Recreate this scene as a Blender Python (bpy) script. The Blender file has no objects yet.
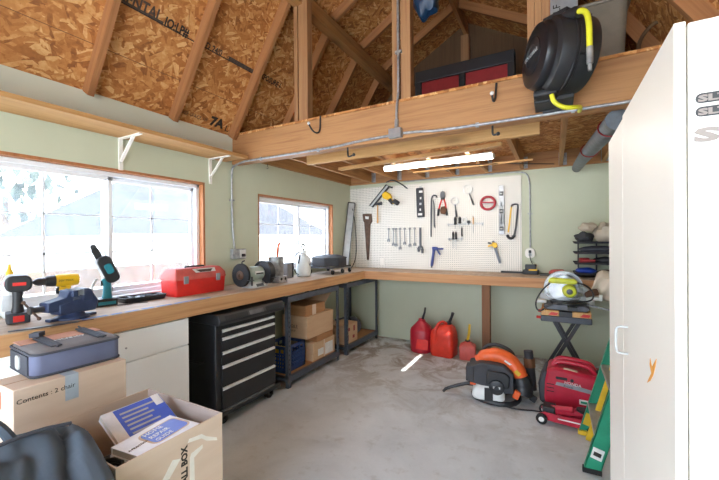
import bpy, bmesh, math, random
from mathutils import Vector, Matrix, Euler
random.seed(7)
S = bpy.context.scene
C = S.collection
PI = math.pi

# ------------------------------------------------------------------ materials
def hx(h, k=1.0):
    h = h.lstrip('#'); o = []
    for i in (0, 2, 4):
        c = int(h[i:i+2], 16) / 255
        o.append((c / 12.92 if c <= .04045 else ((c + .055) / 1.055) ** 2.4) * k)
    return (o[0], o[1], o[2], 1)

class NT:
    def __init__(s, name):
        s.m = bpy.data.materials.new(name); s.m.use_nodes = True
        s.t = s.m.node_tree; s.t.nodes.clear()
        s.out = s.n('ShaderNodeOutputMaterial'); s.b = s.n('ShaderNodeBsdfPrincipled')
        s.l(s.b.outputs[0], s.out.inputs[0])
    def n(s, ty, **k):
        nd = s.t.nodes.new(ty)
        for a, v in k.items():
            if a in nd.inputs.keys(): nd.inputs[a].default_value = v
            else: setattr(nd, a, v)
        return nd
    def l(s, a, b): s.t.links.new(a, b)
    def coords(s, scale=(1, 1, 1), rot=(0, 0, 0), kind='Object'):
        tc = s.n('ShaderNodeTexCoord'); mp = s.n('ShaderNodeMapping')
        mp.inputs['Scale'].default_value = scale; mp.inputs['Rotation'].default_value = rot
        s.l(tc.outputs[kind], mp.inputs['Vector']); return mp.outputs[0]
    def noise(s, v, scale, detail=4, rough=.55, dist=0.0):
        nd = s.n('ShaderNodeTexNoise', Scale=scale, Detail=detail, Roughness=rough, Distortion=dist)
        s.l(v, nd.inputs['Vector']); return nd.outputs['Fac']
    def ramp(s, f, stops):
        r = s.n('ShaderNodeValToRGB'); e = r.color_ramp.elements
        while len(e) < len(stops): e.new(.5)
        for el, (p, c) in zip(e, stops): el.position = p; el.color = c if len(c) == 4 else hx(c)
        s.l(f, r.inputs[0]); return r.outputs[0]
    def mix(s, f, a, b, mode='MIX'):
        m = s.n('ShaderNodeMix', data_type='RGBA', blend_type=mode)
        for sock, v in ((m.inputs[0], f), (m.inputs[6], a), (m.inputs[7], b)):
            if hasattr(v, 'is_linked'): s.l(v, sock)
            else: sock.default_value = v
        return m.outputs[2]
    def math(s, op, a, b=None):
        m = s.n('ShaderNodeMath', operation=op)
        for sock, v in ((m.inputs[0], a), (m.inputs[1], b)):
            if v is None: continue
            if hasattr(v, 'is_linked'): s.l(v, sock)
            else: sock.default_value = v
        return m.outputs[0]
    def bump(s, f, st=.3, d=.01):
        b = s.n('ShaderNodeBump', Strength=st, Distance=d); s.l(f, b.inputs['Height']); s.l(b.outputs[0], s.b.inputs['Normal'])
    def set(s, col=None, rough=.5, metal=0.0, **k):
        if col is not None:
            if hasattr(col, 'is_linked'): s.l(col, s.b.inputs['Base Color'])
            else: s.b.inputs['Base Color'].default_value = col
        if hasattr(rough, 'is_linked'): s.l(rough, s.b.inputs['Roughness'])
        else: s.b.inputs['Roughness'].default_value = rough
        s.b.inputs['Metallic'].default_value = metal
        for a, v in k.items(): s.b.inputs[a].default_value = v
        return s.m

def plain(name, c, rough=.5, metal=0, var=.12, sc=14, **k):
    t = NT(name); f = t.noise(t.coords(), sc, 5)
    lo = tuple(x * (1 - var) for x in hx(c)[:3]) + (1,); hi = tuple(min(1, x * (1 + var)) for x in hx(c)[:3]) + (1,)
    return t.set(t.ramp(f, [(.3, lo), (.7, hi)]), rough, metal, **k)

def wood(name, a, b, axis='x', sc=1.0, rough=.65, knots=True):
    t = NT(name); s = {'x': (.35, 9, 9), 'y': (9, .35, 9), 'z': (9, 9, .35)}[axis]
    v = t.coords(tuple(q * sc for q in s))
    g = t.noise(v, 3.0, 6, .6, .6); g2 = t.noise(v, 12, 3, .6)
    col = t.ramp(t.math('ADD', t.math('MULTIPLY', g, .75), t.math('MULTIPLY', g2, .25)), [(.28, a), (.55, b), (.75, a)])
    if knots:
        s2 = {'x': (1.6, 5, 5), 'y': (5, 1.6, 5), 'z': (5, 5, 1.6)}[axis]
        vo = t.n('ShaderNodeTexVoronoi', Scale=1.1 * sc); t.l(t.coords(s2), vo.inputs['Vector'])
        k = t.ramp(vo.outputs['Distance'], [(.06, (.85, .85, .85, 1)), (.26, (0, 0, 0, 1))])
        col = t.mix(t.math('MULTIPLY', k, .7), col, hx(a, .38))
    t.bump(g2, .15, .004)
    return t.set(col, rough)

def osb(name, rot=(0, 0, 0), cols=('#7a4822', '#ab6c35', '#c68a4c', '#e6be84')):
    t = NT(name); v0 = t.coords((1, 1, 1), rot)
    nz = t.n('ShaderNodeTexNoise', Scale=3.0, Detail=2); t.l(v0, nz.inputs['Vector'])
    layers = []
    for ang, sx, sy, seed in ((.25, 9, 42, 0), (-.6, 10, 46, 3.3), (1.2, 10, 40, 7.1)):
        mp = t.n('ShaderNodeMapping', vector_type='TEXTURE'); mp.inputs['Rotation'].default_value = (0, 0, ang); mp.inputs['Location'].default_value = (seed, seed, seed)
        mp.inputs['Scale'].default_value = (1 / sx, 1 / sy, 1 / 14)
        ad = t.mix(.10, v0, nz.outputs['Color']); t.l(ad, mp.inputs['Vector'])
        vo = t.n('ShaderNodeTexVoronoi', Scale=1.0, Randomness=1.0); t.l(mp.outputs[0], vo.inputs['Vector'])
        sp = t.n('ShaderNodeSeparateColor'); t.l(vo.outputs['Color'], sp.inputs[0]); layers.append(sp.outputs[0])
    m1 = t.ramp(t.noise(v0, 17, 2), [(.45, (0, 0, 0, 1)), (.5, (1, 1, 1, 1))])
    m2 = t.ramp(t.noise(v0, 14, 2, .5, .3), [(.54, (0, 0, 0, 1)), (.58, (1, 1, 1, 1))])
    f = t.mix(m2, t.mix(m1, layers[0], layers[1]), layers[2])
    f2 = t.mix(.38, f, t.noise(v0, 40, 5, .65))
    c = t.ramp(f2, [(.1, cols[0]), (.35, cols[1]), (.62, cols[2]), (.9, cols[3])])
    t.bump(f, .35, .006)
    return t.set(c, .7)

M = {}
M['osb'] = osb('osb_roof', (0, math.radians(57), PI / 2))
M['osb_flat'] = osb('osb_floor'); M['gable'] = wood('gable_shade_brown', '#4f3a28', '#6b5036', 'z', 1, .8, False)  # gable boards coloured dark to carry the shade of the loft
M['wood'] = wood('framing_lumber', '#85573a', '#ab7f55', 'z')
M['wood_x'] = wood('beam_lumber', '#8c5a38', '#b28253', 'x', .8)
M['wood_y'] = wood('joist_lumber', '#8a5c38', '#b3844f', 'y', .9)
M['wood_rafter'] = wood('rafter_lumber', '#8a5833', '#ac7749', 'x', 1, .7, False)
M['wood_light'] = wood('new_lumber', '#b08048', '#cb9f66', 'x')
M['wood_dark'] = wood('stained_post', '#5e3b22', '#7c5232', 'z')
M['bench_y'] = wood('bench_front_y', '#a66f45', '#c99b6b', 'y', .7)
M['bench_x'] = wood('bench_front_x', '#a26b46', '#c49365', 'x', .7)
M['jamb'] = wood('jamb_wood', '#8a5530', '#ad7043', 'z', 1, .6, False)
M['shelf_wood'] = wood('shelf_plank', '#a87844', '#c4955e', 'y', .8, .6, False)
M['tan_wood'] = wood('tool_handle', '#b9854e', '#d8a868', 'z', 3, .5, False)

def benchtop():
    t = NT('bench_plywood'); v = t.coords((5, 1.2, 1)); f = t.noise(v, 4, 6, .6, .4); g = t.noise(t.coords(), 2.2, 5, .65)
    c = t.ramp(f, [(.3, '#a08a74'), (.7, '#c0aa94')]); c = t.mix(t.ramp(g, [(.5, (0, 0, 0, 1)), (.72, (.55, .55, .55, 1))]), c, hx('#8b735f'))
    return t.set(c, .7)
M['benchtop'] = benchtop()

def concrete():
    t = NT('concrete_floor'); v = t.coords()
    a = t.noise(v, 1.3, 8, .62, .5); b = t.noise(v, 9, 6, .65); d = t.noise(v, 60, 3)
    c = t.ramp(a, [(.3, '#b0b4b7'), (.5, '#c9cdd0'), (.7, '#d7dadc')])
    c = t.mix(t.ramp(b, [(.55, (0, 0, 0, 1)), (.75, (.5, .5, .5, 1))]), c, hx('#9a958e'))
    # old brown stains, mostly along the back wall
    sx = t.n('ShaderNodeSeparateXYZ'); t.l(v, sx.inputs[0])
    far = t.ramp(t.math('MULTIPLY', sx.outputs[1], .2), [(.5, (0, 0, 0, 1)), (.8, (1, 1, 1, 1))])
    st = t.ramp(t.noise(v, 2.6, 6, .7, .9), [(.44, (0, 0, 0, 1)), (.56, (1, 1, 1, 1))])
    c = t.mix(t.math('MULTIPLY', t.math('MULTIPLY', far, st), .72), c, hx('#77634b'))
    vo = t.n('ShaderNodeTexVoronoi', Scale=1.7); t.l(v, vo.inputs['Vector'])
    sp = t.ramp(vo.outputs['Distance'], [(.07, (.5, .5, .5, 1)), (.13, (0, 0, 0, 1))])
    c = t.mix(sp, c, hx('#77726c'))
    c = t.mix(t.math('MULTIPLY', d, .12), c, hx('#6f6b66'))
    t.bump(b, .12, .004)
    return t.set(c, t.ramp(a, [(.3, (.55, .55, .55, 1)), (.7, (.75, .75, .75, 1))]))
M['concrete'] = concrete()

def paint(name, c, c2, rough=.6):
    t = NT(name); v = t.coords(); f = t.noise(v, 1.4, 5, .6); g = t.noise(v, 120, 2)
    t.bump(g, .08, .002); return t.set(t.ramp(f, [(.3, c), (.7, c2)]), rough)
M['sage'] = paint('sage_paint', '#b9bda4', '#c1c5ad')
M['lit_sage'] = paint('sage_daylit', '#d2d7c6', '#d8dccd'); M['white'] = paint('white_enamel', '#e6e1d8', '#ebe7df', .45)  # first one is the wall sage with daylight put into its colour
M['cab_white'] = paint('cabinet_white', '#e9e4da', '#eee9e0', .4)
M['vinyl'] = paint('white_vinyl', '#e4e6e8', '#eceef0', .35)

def pegboard():
    t = NT('white_pegboard'); v = t.coords(); sx = t.n('ShaderNodeSeparateXYZ'); t.l(v, sx.inputs[0])
    def cell(o):
        a = t.math('SUBTRACT', t.math('FRACT', t.math('MULTIPLY', o, 1 / .0254)), .5); return t.math('MULTIPLY', a, a)
    d = t.math('ADD', cell(sx.outputs[0]), cell(sx.outputs[2]))
    h = t.math('LESS_THAN', d, .032)
    c = t.mix(h, t.ramp(t.noise(v, 2, 4), [(.3, '#e4e0d6'), (.7, '#eae6dd')]), hx('#4a453e'))
    return t.set(c, .5)
M['peg'] = pegboard()

def cardboard(name, a, b):
    t = NT(name); f = t.noise(t.coords((1, 1, 6)), 3, 5); g = t.noise(t.coords((2, 2, 90)), 4, 2)
    t.bump(g, .1, .002); return t.set(t.ramp(f, [(.3, a), (.7, b)]), .8)
M['card'] = cardboard('cardboard', '#bd9a78', '#caa885')
M['card_pale'] = cardboard('pale_cardboard', '#cdb59e', '#d6c0ab')
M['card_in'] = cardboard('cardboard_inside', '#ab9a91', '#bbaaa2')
M['card_dark'] = cardboard('brown_cardboard', '#9a6c44', '#ab7c52')

def fabric(name, a, b, sc=60):
    t = NT(name); w = t.noise(t.coords(), sc, 3); f = t.noise(t.coords(), 5, 4)
    t.bump(w, .3, .002); return t.set(t.ramp(f, [(.3, a), (.7, b)]), .85)
M['navy_fab'] = fabric('slate_nylon', '#3f4852', '#505a66')
M['bluegrey_fab'] = fabric('bluegrey_canvas', '#5a5f78', '#6a6f88')
M['grey_fab'] = fabric('dusty_grey_canvas', '#66656a', '#7b7778')
M['salmon'] = fabric('faded_orange_canvas', '#c08b72', '#cf9b82')
M['strap'] = fabric('charcoal_webbing', '#3c3e46', '#4a4c55', 200)
M['rag'] = fabric('beige_rag', '#a99c8a', '#c3b7a4', 20)
M['cloth'] = fabric('cream_cloth', '#d5c6b4', '#e2d5c5', 30)
M['leather'] = fabric('brown_leather', '#54392a', '#6b4a35', 30)

M['black'] = plain('black_plastic', '#232427', .45)
M['black_s'] = plain('black_satin', '#1d1e22', .3)
M['black_dull'] = plain('dusty_black', '#35363b', .6, 0, .25, 10)
M['chest'] = plain('black_steel', '#222326', .38, 0, .15)
M['rubber'] = plain('rubber', '#1b1b1c', .8)
M['charcoal'] = plain('charcoal_steel', '#4a4f58', .5, .0, .12)
M['slot'] = plain('slot_dark', '#1c1e22', .7)
M['steel'] = plain('steel', '#a9abad', .35, .85, .15)
M['galv'] = plain('galvanized', '#a6a8aa', .45, .6, .3, 30)
M['dark_steel'] = plain('dark_steel', '#55565a', .4, .7, .25)
M['rust'] = plain('rusty_steel', '#5a4436', .6, .4, .35, 20)
M['grey'] = plain('grey_plastic', '#85888c', .5)
M['lgrey'] = plain('light_grey', '#b9bcbc', .45)
M['greygreen'] = plain('grey_green_enamel', '#a5b4ac', .4)
M['red'] = plain('red_plastic', '#cf2b24', .4)
M['red_dusty'] = plain('dusty_red', '#c2544b', .55, 0, .2, 8)
M['red_dark'] = plain('dark_red', '#a81a2c', .4)
M['red_orange'] = plain('orange_red', '#cf3522', .42)
M['red_gen'] = plain('generator_red', '#b01d35', .35)
M['red_loft'] = plain('dull_red', '#8e1f22', .5)
M['orange'] = plain('orange_plastic', '#e2602a', .42)
M['orange_b'] = plain('orange_handle', '#dc5a30', .5)
M['yellow'] = plain('yellow_plastic', '#e6b71e', .45)
M['lime'] = plain('lime_plastic', '#cfd43a', .45)
M['hose_y'] = plain('hose_yellow', '#d9d62e', .45)
M['teal'] = plain('teal_plastic', '#1e7f8e', .45)
M['blue'] = plain('blue_plastic', '#2d3c7d', .45)
M['blue_b'] = plain('bright_blue', '#2748b0', .45)
M['crate'] = plain('crate_blue', '#2c4476', .5)
M['vise'] = plain('vise_blue', '#283553', .5, 0, .25)
M['tape_blue'] = plain('blue_tape', '#3f6fae', .6)
M['tape_grey'] = plain('silver_tape', '#a7b3bd', .4)
M['tape_w'] = plain('white_tape', '#e8e2d6', .5)
M['bookblue'] = plain('book_blue', '#4f6bd0', .4)
M['bookwhite'] = plain('book_white', '#e9eaf0', .4)
M['page'] = plain('pages', '#cfcbc4', .8)
M['green'] = plain('green_fibreglass', '#1c8a68', .45)
M['green_d'] = plain('green_fibreglass_inner', '#15735a', .5)
M['lad_yellow'] = plain('ladder_yellow', '#d8b022', .5)
M['step'] = plain('aluminium_step', '#a29a92', .5, .4)
M['tote'] = plain('grey_tote', '#7b7263', .5)
M['foil'] = plain('grey_duct_wrap', '#646b72', .5, .2, .2, 20)
M['ink'] = plain('black_ink', '#2a241f', .8, 0, .4, 40)
M['ink_grey'] = plain('grey_ink', '#4d4038', .8, 0, .4, 40)
M['label'] = plain('white_label', '#dcdcd8', .5)
M['silver'] = plain('silver_badge', '#958a84', .4, .2)
M['badge'] = plain('badge_black', '#3b3b3d', .4)
M['bluebag'] = plain('blue_tarp', '#24466a', .3)
M['poly'] = plain('white_poly', '#dfe2e0', .4, 0, .04)
M['smoke'] = plain('grey_translucent', '#b6bcc0', .3)
M['brownrope'] = plain('brown_rope', '#6d553c', .8)

def emit(name, c, st):
    t = NT(name); t.set(hx('#ffffff'), .5); t.b.inputs['Emission Color'].default_value = hx(c); t.b.inputs['Emission Strength'].default_value = st; return t.m
M['base_white'] = paint('base_cabinet_white', '#eeefee', '#f2f3f3', .45); M['wrench'] = plain('wrench_steel', '#7d7f82', .4, .4); M['chip'] = plain('bare_wood_chip', '#d9963c', .6); M['pull'] = plain('drawer_pull', '#e0e1e2', .35, .1)
M['tube'] = emit('lit_tube', '#fff6ea', 8)

def glass(name, haze, hs):
    t = NT(name); t.t.nodes.remove(t.b)
    tr = t.n('ShaderNodeBsdfTransparent'); gl = t.n('ShaderNodeBsdfGlossy', Roughness=.03); di = t.n('ShaderNodeBsdfTranslucent'); di.inputs[0].default_value = hx('#e4ecf6')
    m1 = t.n('ShaderNodeMixShader'); m1.inputs[0].default_value = .05; t.l(tr.outputs[0], m1.inputs[1]); t.l(gl.outputs[0], m1.inputs[2])
    m2 = t.n('ShaderNodeMixShader'); f = t.ramp(t.noise(t.coords(), hs, 6, .65), [(.35, (haze * .3,) * 3 + (1,)), (.7, (haze,) * 3 + (1,))])
    t.l(f, m2.inputs[0]); t.l(m1.outputs[0], m2.inputs[1]); t.l(di.outputs[0], m2.inputs[2]); t.l(m2.outputs[0], t.out.inputs[0]); return t.m
M['glass'] = glass('dusty_glass', .06, 4)
M['glass2'] = glass('window_glass', .012, 6)
M['clear'] = glass('clear_guard', .3, 8)

from mathutils import noise as mn
# ------------------------------------------------------------------ mesh builder
class MB:
    def __init__(s): s.v = []; s.f = []
    def add(s, vs, fs):
        n = len(s.v); s.v += [Vector(v) for v in vs]; s.f += [tuple(i + n for i in f) for f in fs]; return s
    def box(s, x0, x1, y0, y1, z0, z1):
        return s.add([(x, y, z) for x in (x0, x1) for y in (y0, y1) for z in (z0, z1)],
                     [(0, 1, 3, 2), (4, 6, 7, 5), (0, 4, 5, 1), (2, 3, 7, 6), (0, 2, 6, 4), (1, 5, 7, 3)])
    def ob(s, c, d, r=(0, 0, 0)):
        n = len(s.v); s.box(-d[0] / 2, d[0] / 2, -d[1] / 2, d[1] / 2, -d[2] / 2, d[2] / 2)
        R = Euler(r).to_matrix()
        for i in range(n, len(s.v)): s.v[i] = R @ s.v[i] + Vector(c)
        return s
    def bar(s, p, q, w, h, up=(0, 0, 1)):
        p = Vector(p); q = Vector(q); d = (q - p).normalized(); u = Vector(up)
        if abs(d.dot(u)) > .98: u = Vector((1, 0, 0))
        a = d.cross(u).normalized(); b = a.cross(d).normalized(); vs = []
        for e in (p, q):
            for i, j in ((-1, -1), (1, -1), (1, 1), (-1, 1)): vs.append(e + a * (w / 2 * i) + b * (h / 2 * j))
        return s.add(vs, [(0, 1, 2, 3), (4, 7, 6, 5), (0, 4, 5, 1), (1, 5, 6, 2), (2, 6, 7, 3), (3, 7, 4, 0)])
    def frame(s, d):
        d = Vector(d).normalized(); u = Vector((0, 0, 1)) if abs(d.z) < .9 else Vector((1, 0, 0))
        a = d.cross(u).normalized(); return d, a, a.cross(d).normalized()
    def cyl(s, p, q, r, r2=None, n=16):
        return s.rev(p, (Vector(q) - Vector(p)), [(r, 0), (r if r2 is None else r2, (Vector(q) - Vector(p)).length)], n)
    def rev(s, o, ax, prof, n=24, closed=False):
        d, a, b = s.frame(ax); o = Vector(o); vs = []; k = len(prof)
        for r, h in prof:
            for i in range(n):
                t = 2 * PI * i / n; vs.append(o + d * h + (a * math.cos(t) + b * math.sin(t)) * max(r, 1e-5))
        fs = []
        for j in range(k - 1 + (1 if closed else 0)):
            j2 = (j + 1) % k
            for i in range(n): fs.append((j * n + i, j * n + (i + 1) % n, j2 * n + (i + 1) % n, j2 * n + i))
        if not closed: fs.append(tuple(range(n))); fs.append(tuple(range((k - 1) * n, k * n)))
        return s.add(vs, fs)
    def tube(s, pts, r, n=8, closed=False, sm=0):
        P = [Vector(p) for p in pts]
        for _ in range(sm):
            Q = []
            L = len(P); rng = range(L if closed else L - 1)
            if not closed: Q.append(P[0])
            for i in rng:
                a, b = P[i], P[(i + 1) % L]; Q += [a.lerp(b, .25), a.lerp(b, .75)]
            if not closed: Q.append(P[-1])
            P = Q
        L = len(P); vs = []; up = None
        for i, p in enumerate(P):
            t = (P[(i + 1) % L] - P[i - 1]) if closed else (P[min(i + 1, L - 1)] - P[max(i - 1, 0)])
            if t.length < 1e-9: t = Vector((0, 0, 1))
            t.normalize()
            if up is None: up = s.frame(t)[1]
            up = (up - t * up.dot(t)); up = up.normalized() if up.length > 1e-6 else s.frame(t)[1]
            w = t.cross(up); rr = r[min(i * len(r) // L, len(r) - 1)] if isinstance(r, (list, tuple)) else r
            for k in range(n):
                a = 2 * PI * k / n; vs.append(p + (up * math.cos(a) + w * math.sin(a)) * rr)
        fs = []
        for i in range(L if closed else L - 1):
            j = (i + 1) % L
            for k in range(n): fs.append((i * n + k, i * n + (k + 1) % n, j * n + (k + 1) % n, j * n + k))
        if not closed: fs += [tuple(range(n)), tuple(range((L - 1) * n, L * n))]
        return s.add(vs, fs)
    def prism(s, poly, a, b, ax='y'):
        f = {'x': lambda p, t: (t, p[0], p[1]), 'y': lambda p, t: (p[0], t, p[1]), 'z': lambda p, t: (p[0], p[1], t)}[ax]
        n = len(poly); vs = [f(p, a) for p in poly] + [f(p, b) for p in poly]
        return s.add(vs, [tuple(range(n)), tuple(range(n, 2 * n))] + [(i, (i + 1) % n, n + (i + 1) % n, n + i) for i in range(n)])
    def ball(s, c, r, n=16, m=10, fn=None):
        r = (r,) * 3 if not isinstance(r, (tuple, list)) else r; prof = []; vs = []; c = Vector(c)
        for j in range(m + 1):
            ph = PI * j / m
            for i in range(n):
                t = 2 * PI * i / n; u = Vector((math.sin(ph) * math.cos(t), math.sin(ph) * math.sin(t), -math.cos(ph)))
                k = fn(u) if fn else 1; vs.append(c + Vector((u.x * r[0] * k, u.y * r[1] * k, u.z * r[2] * k)))
        return s.add(vs, [(j * n + i, j * n + (i + 1) % n, (j + 1) * n + (i + 1) % n, (j + 1) * n + i) for j in range(m) for i in range(n)])
    def loft(s, secs):
        n = len(secs[0]); vs = [p for q in secs for p in q]; fs = []
        for j in range(len(secs) - 1):
            for i in range(n): fs.append((j * n + i, j * n + (i + 1) % n, (j + 1) * n + (i + 1) % n, (j + 1) * n + i))
        fs += [tuple(range(n)), tuple(range((len(secs) - 1) * n, len(secs) * n))]
        return s.add(vs, fs)
    def rot(s, eul, about=(0, 0, 0)):
        R = Euler(eul).to_matrix(); a = Vector(about); s.v = [R @ (v - a) + a for v in s.v]; return s
    def move(s, d): s.v = [v + Vector(d) for v in s.v]; return s

def build(name, mb, mat, parent=None, w=False, bevel=0, smooth=.7):
    me = bpy.data.meshes.new(name)
    off = parent.location if (w and parent is not None) else Vector((0, 0, 0))
    if w and parent is not None and parent.parent is not None: off = off + parent.parent.location
    me.from_pydata([tuple(v - off) for v in mb.v], [], mb.f)
    bm = bmesh.new(); bm.from_mesh(me); bmesh.ops.remove_doubles(bm, verts=bm.verts, dist=1e-6); bmesh.ops.recalc_face_normals(bm, faces=bm.faces)
    bm.to_mesh(me); bm.free()
    me.materials.append(M[mat] if isinstance(mat, str) else mat)
    me.shade_smooth(); me.set_sharp_from_angle(angle=smooth)
    o = bpy.data.objects.new(name, me); C.objects.link(o)
    if parent is not None: o.parent = parent
    if bevel:
        b = o.modifiers.new('bevel', 'BEVEL'); b.width = bevel; b.segments = 2; b.limit_method = 'ANGLE'; b.angle_limit = .6
    return o
part = build
def tag(o, label, cat, group=None):
    o['label'] = label; o['category'] = cat
    if group: o['group'] = group
    return o
def thing(name, label, cat, loc=(0, 0, 0), rz=0, group=None, rot=None):
    o = bpy.data.objects.new(name, None); o.empty_display_size = .1; C.objects.link(o); o.location = loc
    o.rotation_euler = rot if rot else (0, 0, rz); return tag(o, label, cat, group)
def solo(name, mb, mat, label, cat, loc=(0, 0, 0), rz=0, group=None, rot=None, bevel=0, w=False):
    if w: mb.move([-c for c in loc])
    o = build(name, mb, mat, None, False, bevel); o.location = loc; o.rotation_euler = rot if rot else (0, 0, rz); return tag(o, label, cat, group)
def struct(name, mb, mat, parent=None, bevel=0):
    o = build(name, mb, mat, parent, False, bevel)
    if parent is None: o['kind'] = 'structure'
    return o
def lettering(txt, size, mat, parent, loc, right, up, name='lettering', ext=.0006, sx=1.0, bold=0):
    cu = bpy.data.curves.new(name, 'FONT'); cu.body = txt; cu.size = size; cu.extrude = ext; cu.offset = bold; cu.resolution_u = 2
    t = bpy.data.objects.new(name, cu); C.objects.link(t)
    me = bpy.data.meshes.new_from_object(t); bpy.data.objects.remove(t)
    R = Vector(right).normalized(); U = Vector(up); U = (U - R * U.dot(R)).normalized(); N = R.cross(U)
    me.transform(Matrix(((R.x * sx, U.x, N.x, loc[0]), (R.y * sx, U.y, N.y, loc[1]), (R.z * sx, U.z, N.z, loc[2]), (0, 0, 0, 1))))
    me.materials.append(M[mat]); o = bpy.data.objects.new(name, me); C.objects.link(o)
    if parent is not None: o.parent = parent
    return o
def copy_thing(r, loc, rz=None, label=None):
    c = r.copy(); C.objects.link(c); c.location = loc
    if rz is not None: c.rotation_euler = (0, 0, rz)
    if label: c['label'] = label
    for ch in r.children:
        d = ch.copy(); C.objects.link(d); d.parent = c
        for g in ch.children:
            e = g.copy(); C.objects.link(e); e.parent = d
    return c
def arc(c, r, a0, a1, n, plane='xz', k=1.0):
    out = []
    for i in range(n + 1):
        t = math.radians(a0 + (a1 - a0) * i / n); a, b = r * math.cos(t), r * k * math.sin(t)
        out.append({'xz': (c[0] + a, c[1], c[2] + b), 'yz': (c[0], c[1] + a, c[2] + b), 'xy': (c[0] + a, c[1] + b, c[2])}[plane])
    return out
def rrect(w, h, r, n=4, cx=0, cy=0):
    o = []
    for sx, sy, a in ((1, 1, 0), (-1, 1, 90), (-1, -1, 180), (1, -1, 270)):
        for i in range(n + 1):
            t = math.radians(a + 90 * i / n); o.append((cx + sx * (w / 2 - r) + r * math.cos(t), cy + sy * (h / 2 - r) + r * math.sin(t)))
    return o
# ------------------------------------------------------------------ camera
f, yaw, pit, rol = 355.575, 0.50171412, -3.29036515e-03, 8.10698504e-03
Rm = Matrix.Rotation(yaw, 3, 'Z') @ Matrix.Rotation(pit, 3, 'X') @ Matrix.Rotation(rol, 3, 'Y')
cam = bpy.data.cameras.new('camera'); co = bpy.data.objects.new('camera', cam); C.objects.link(co)
r_, fw, up = Rm.col[0], Rm.col[1], Rm.col[2]
co.matrix_world = Matrix(((r_.x, up.x, -fw.x, 0), (r_.y, up.y, -fw.y, 0), (r_.z, up.z, -fw.z, 1.46), (0, 0, 0, 1)))
cam.sensor_width = 36; cam.sensor_fit = 'HORIZONTAL'; cam.lens = f / 719 * 36; cam.clip_start = .02
S.camera = co

# ------------------------------------------------------------------ setting
XL, XR, YB, YF, ZW = -2.795, .795, 4.81, -1.6, 2.48
struct('floor', MB().box(XL - .1, XR + .1, YF, YB + .1, -.12, 0), 'concrete')
W1 = (.58, 2.17, 1.055, 1.985); W2 = (2.83, 4.31, 1.10, 1.955)
wl = MB(); T = .12
ys = [YF, W1[0], W1[1], W2[0], W2[1], YB + .1]
for i, (a, b) in enumerate(zip(ys, ys[1:])):
    w = W1 if i == 1 else W2 if i == 3 else None
    if w: wl.box(XL - T, XL, a, b, 0, w[2]); wl.box(XL - T, XL, a, b, w[3], ZW)
    else: wl.box(XL - T, XL, a, b, 0, ZW)
struct('wall_left', wl, 'sage')
struct('wall_back', MB().box(XL, XR, YB, YB + .1, 0, ZW), 'sage')
wr = MB(); sy0, sy1, sz0, sz1 = 3.66, 4.297, 2.027, 2.149      # unseen slot added in this wall to shape the sun streak on the floor
wr.box(XR, XR + .1, YF, sy0, 0, ZW); wr.box(XR, XR + .1, sy1, YB + .1, 0, ZW)
wr.box(XR, XR + .1, sy0, sy1, 0, sz0); wr.box(XR, XR + .1, sy0, sy1, sz1, ZW)
struct('wall_right', wr, 'sage')
struct('wall_lit_band', MB().box(XL, XL + .012, YF, 2.481, 2.239, ZW - .001), 'lit_sage')  # thin added board, coloured lighter for the daylight on this wall band
KX, KZ, RX, RZ = -2.0, 3.73, -1.0, 4.30
struct('wall_back', MB().prism([(XL, ZW), (KX, KZ), (RX, RZ), (2 * RX - KX, KZ), (XR, ZW)], YB, YB + .05, 'y'), 'gable')
struct('wall_front', MB().box(XL - T, -2.6, YF - .1, YF, 0, ZW).box(.7, XR + .1, YF - .1, YF, 0, ZW).box(-2.6, .7, YF - .1, YF, 2.45, ZW), 'sage')
struct('wall_front', MB().prism([(XL, ZW), (KX, KZ), (RX, RZ), (2 * RX - KX, KZ), (XR, ZW)], YF - .1, YF, 'y'), 'osb_flat')
A = math.atan2(KZ - ZW, KX - XL)
def roofpanel(name, p, q, y0, y1, mat='osb'):
    d = Vector((q[0] - p[0], 0, q[1] - p[1])).normalized(); n = Vector((-d.z, 0, d.x)) * (.02 if d.x > 0 else -.02)
    if n.z < 0: n = -n
    return struct(name, MB().prism([p, q, (q[0] + n.x, q[1] + n.z), (p[0] + n.x, p[1] + n.z)], y0, y1, 'y'), mat)
def lerp(p, q, t): return (p[0] + (q[0] - p[0]) * t, p[1] + (q[1] - p[1]) * t)
pe, pk, pr, qk, qe = (XL, ZW), (KX, KZ), (RX, RZ), (2 * RX - KX, KZ), (XR, ZW)
t0 = (2.997 - ZW) / (KZ - ZW)
sheet = roofpanel('ceiling', pe, lerp(pe, pk, t0), YF, YB)
roof = roofpanel('ceiling', lerp(pe, pk, t0), pk, YF, YB)
M['osb_r'] = osb('osb_roof_right', (0, math.radians(-57), PI / 2)); M['osb_u'] = osb('osb_roof_upper', (0, math.radians(30), PI / 2))
roofpanel('ceiling', pk, pr, YF, YB, 'osb_u'); roofpanel('ceiling', pr, qk, YF, YB, 'osb_u'); roofpanel('ceiling', qk, qe, YF, YB, 'osb_r')
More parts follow.
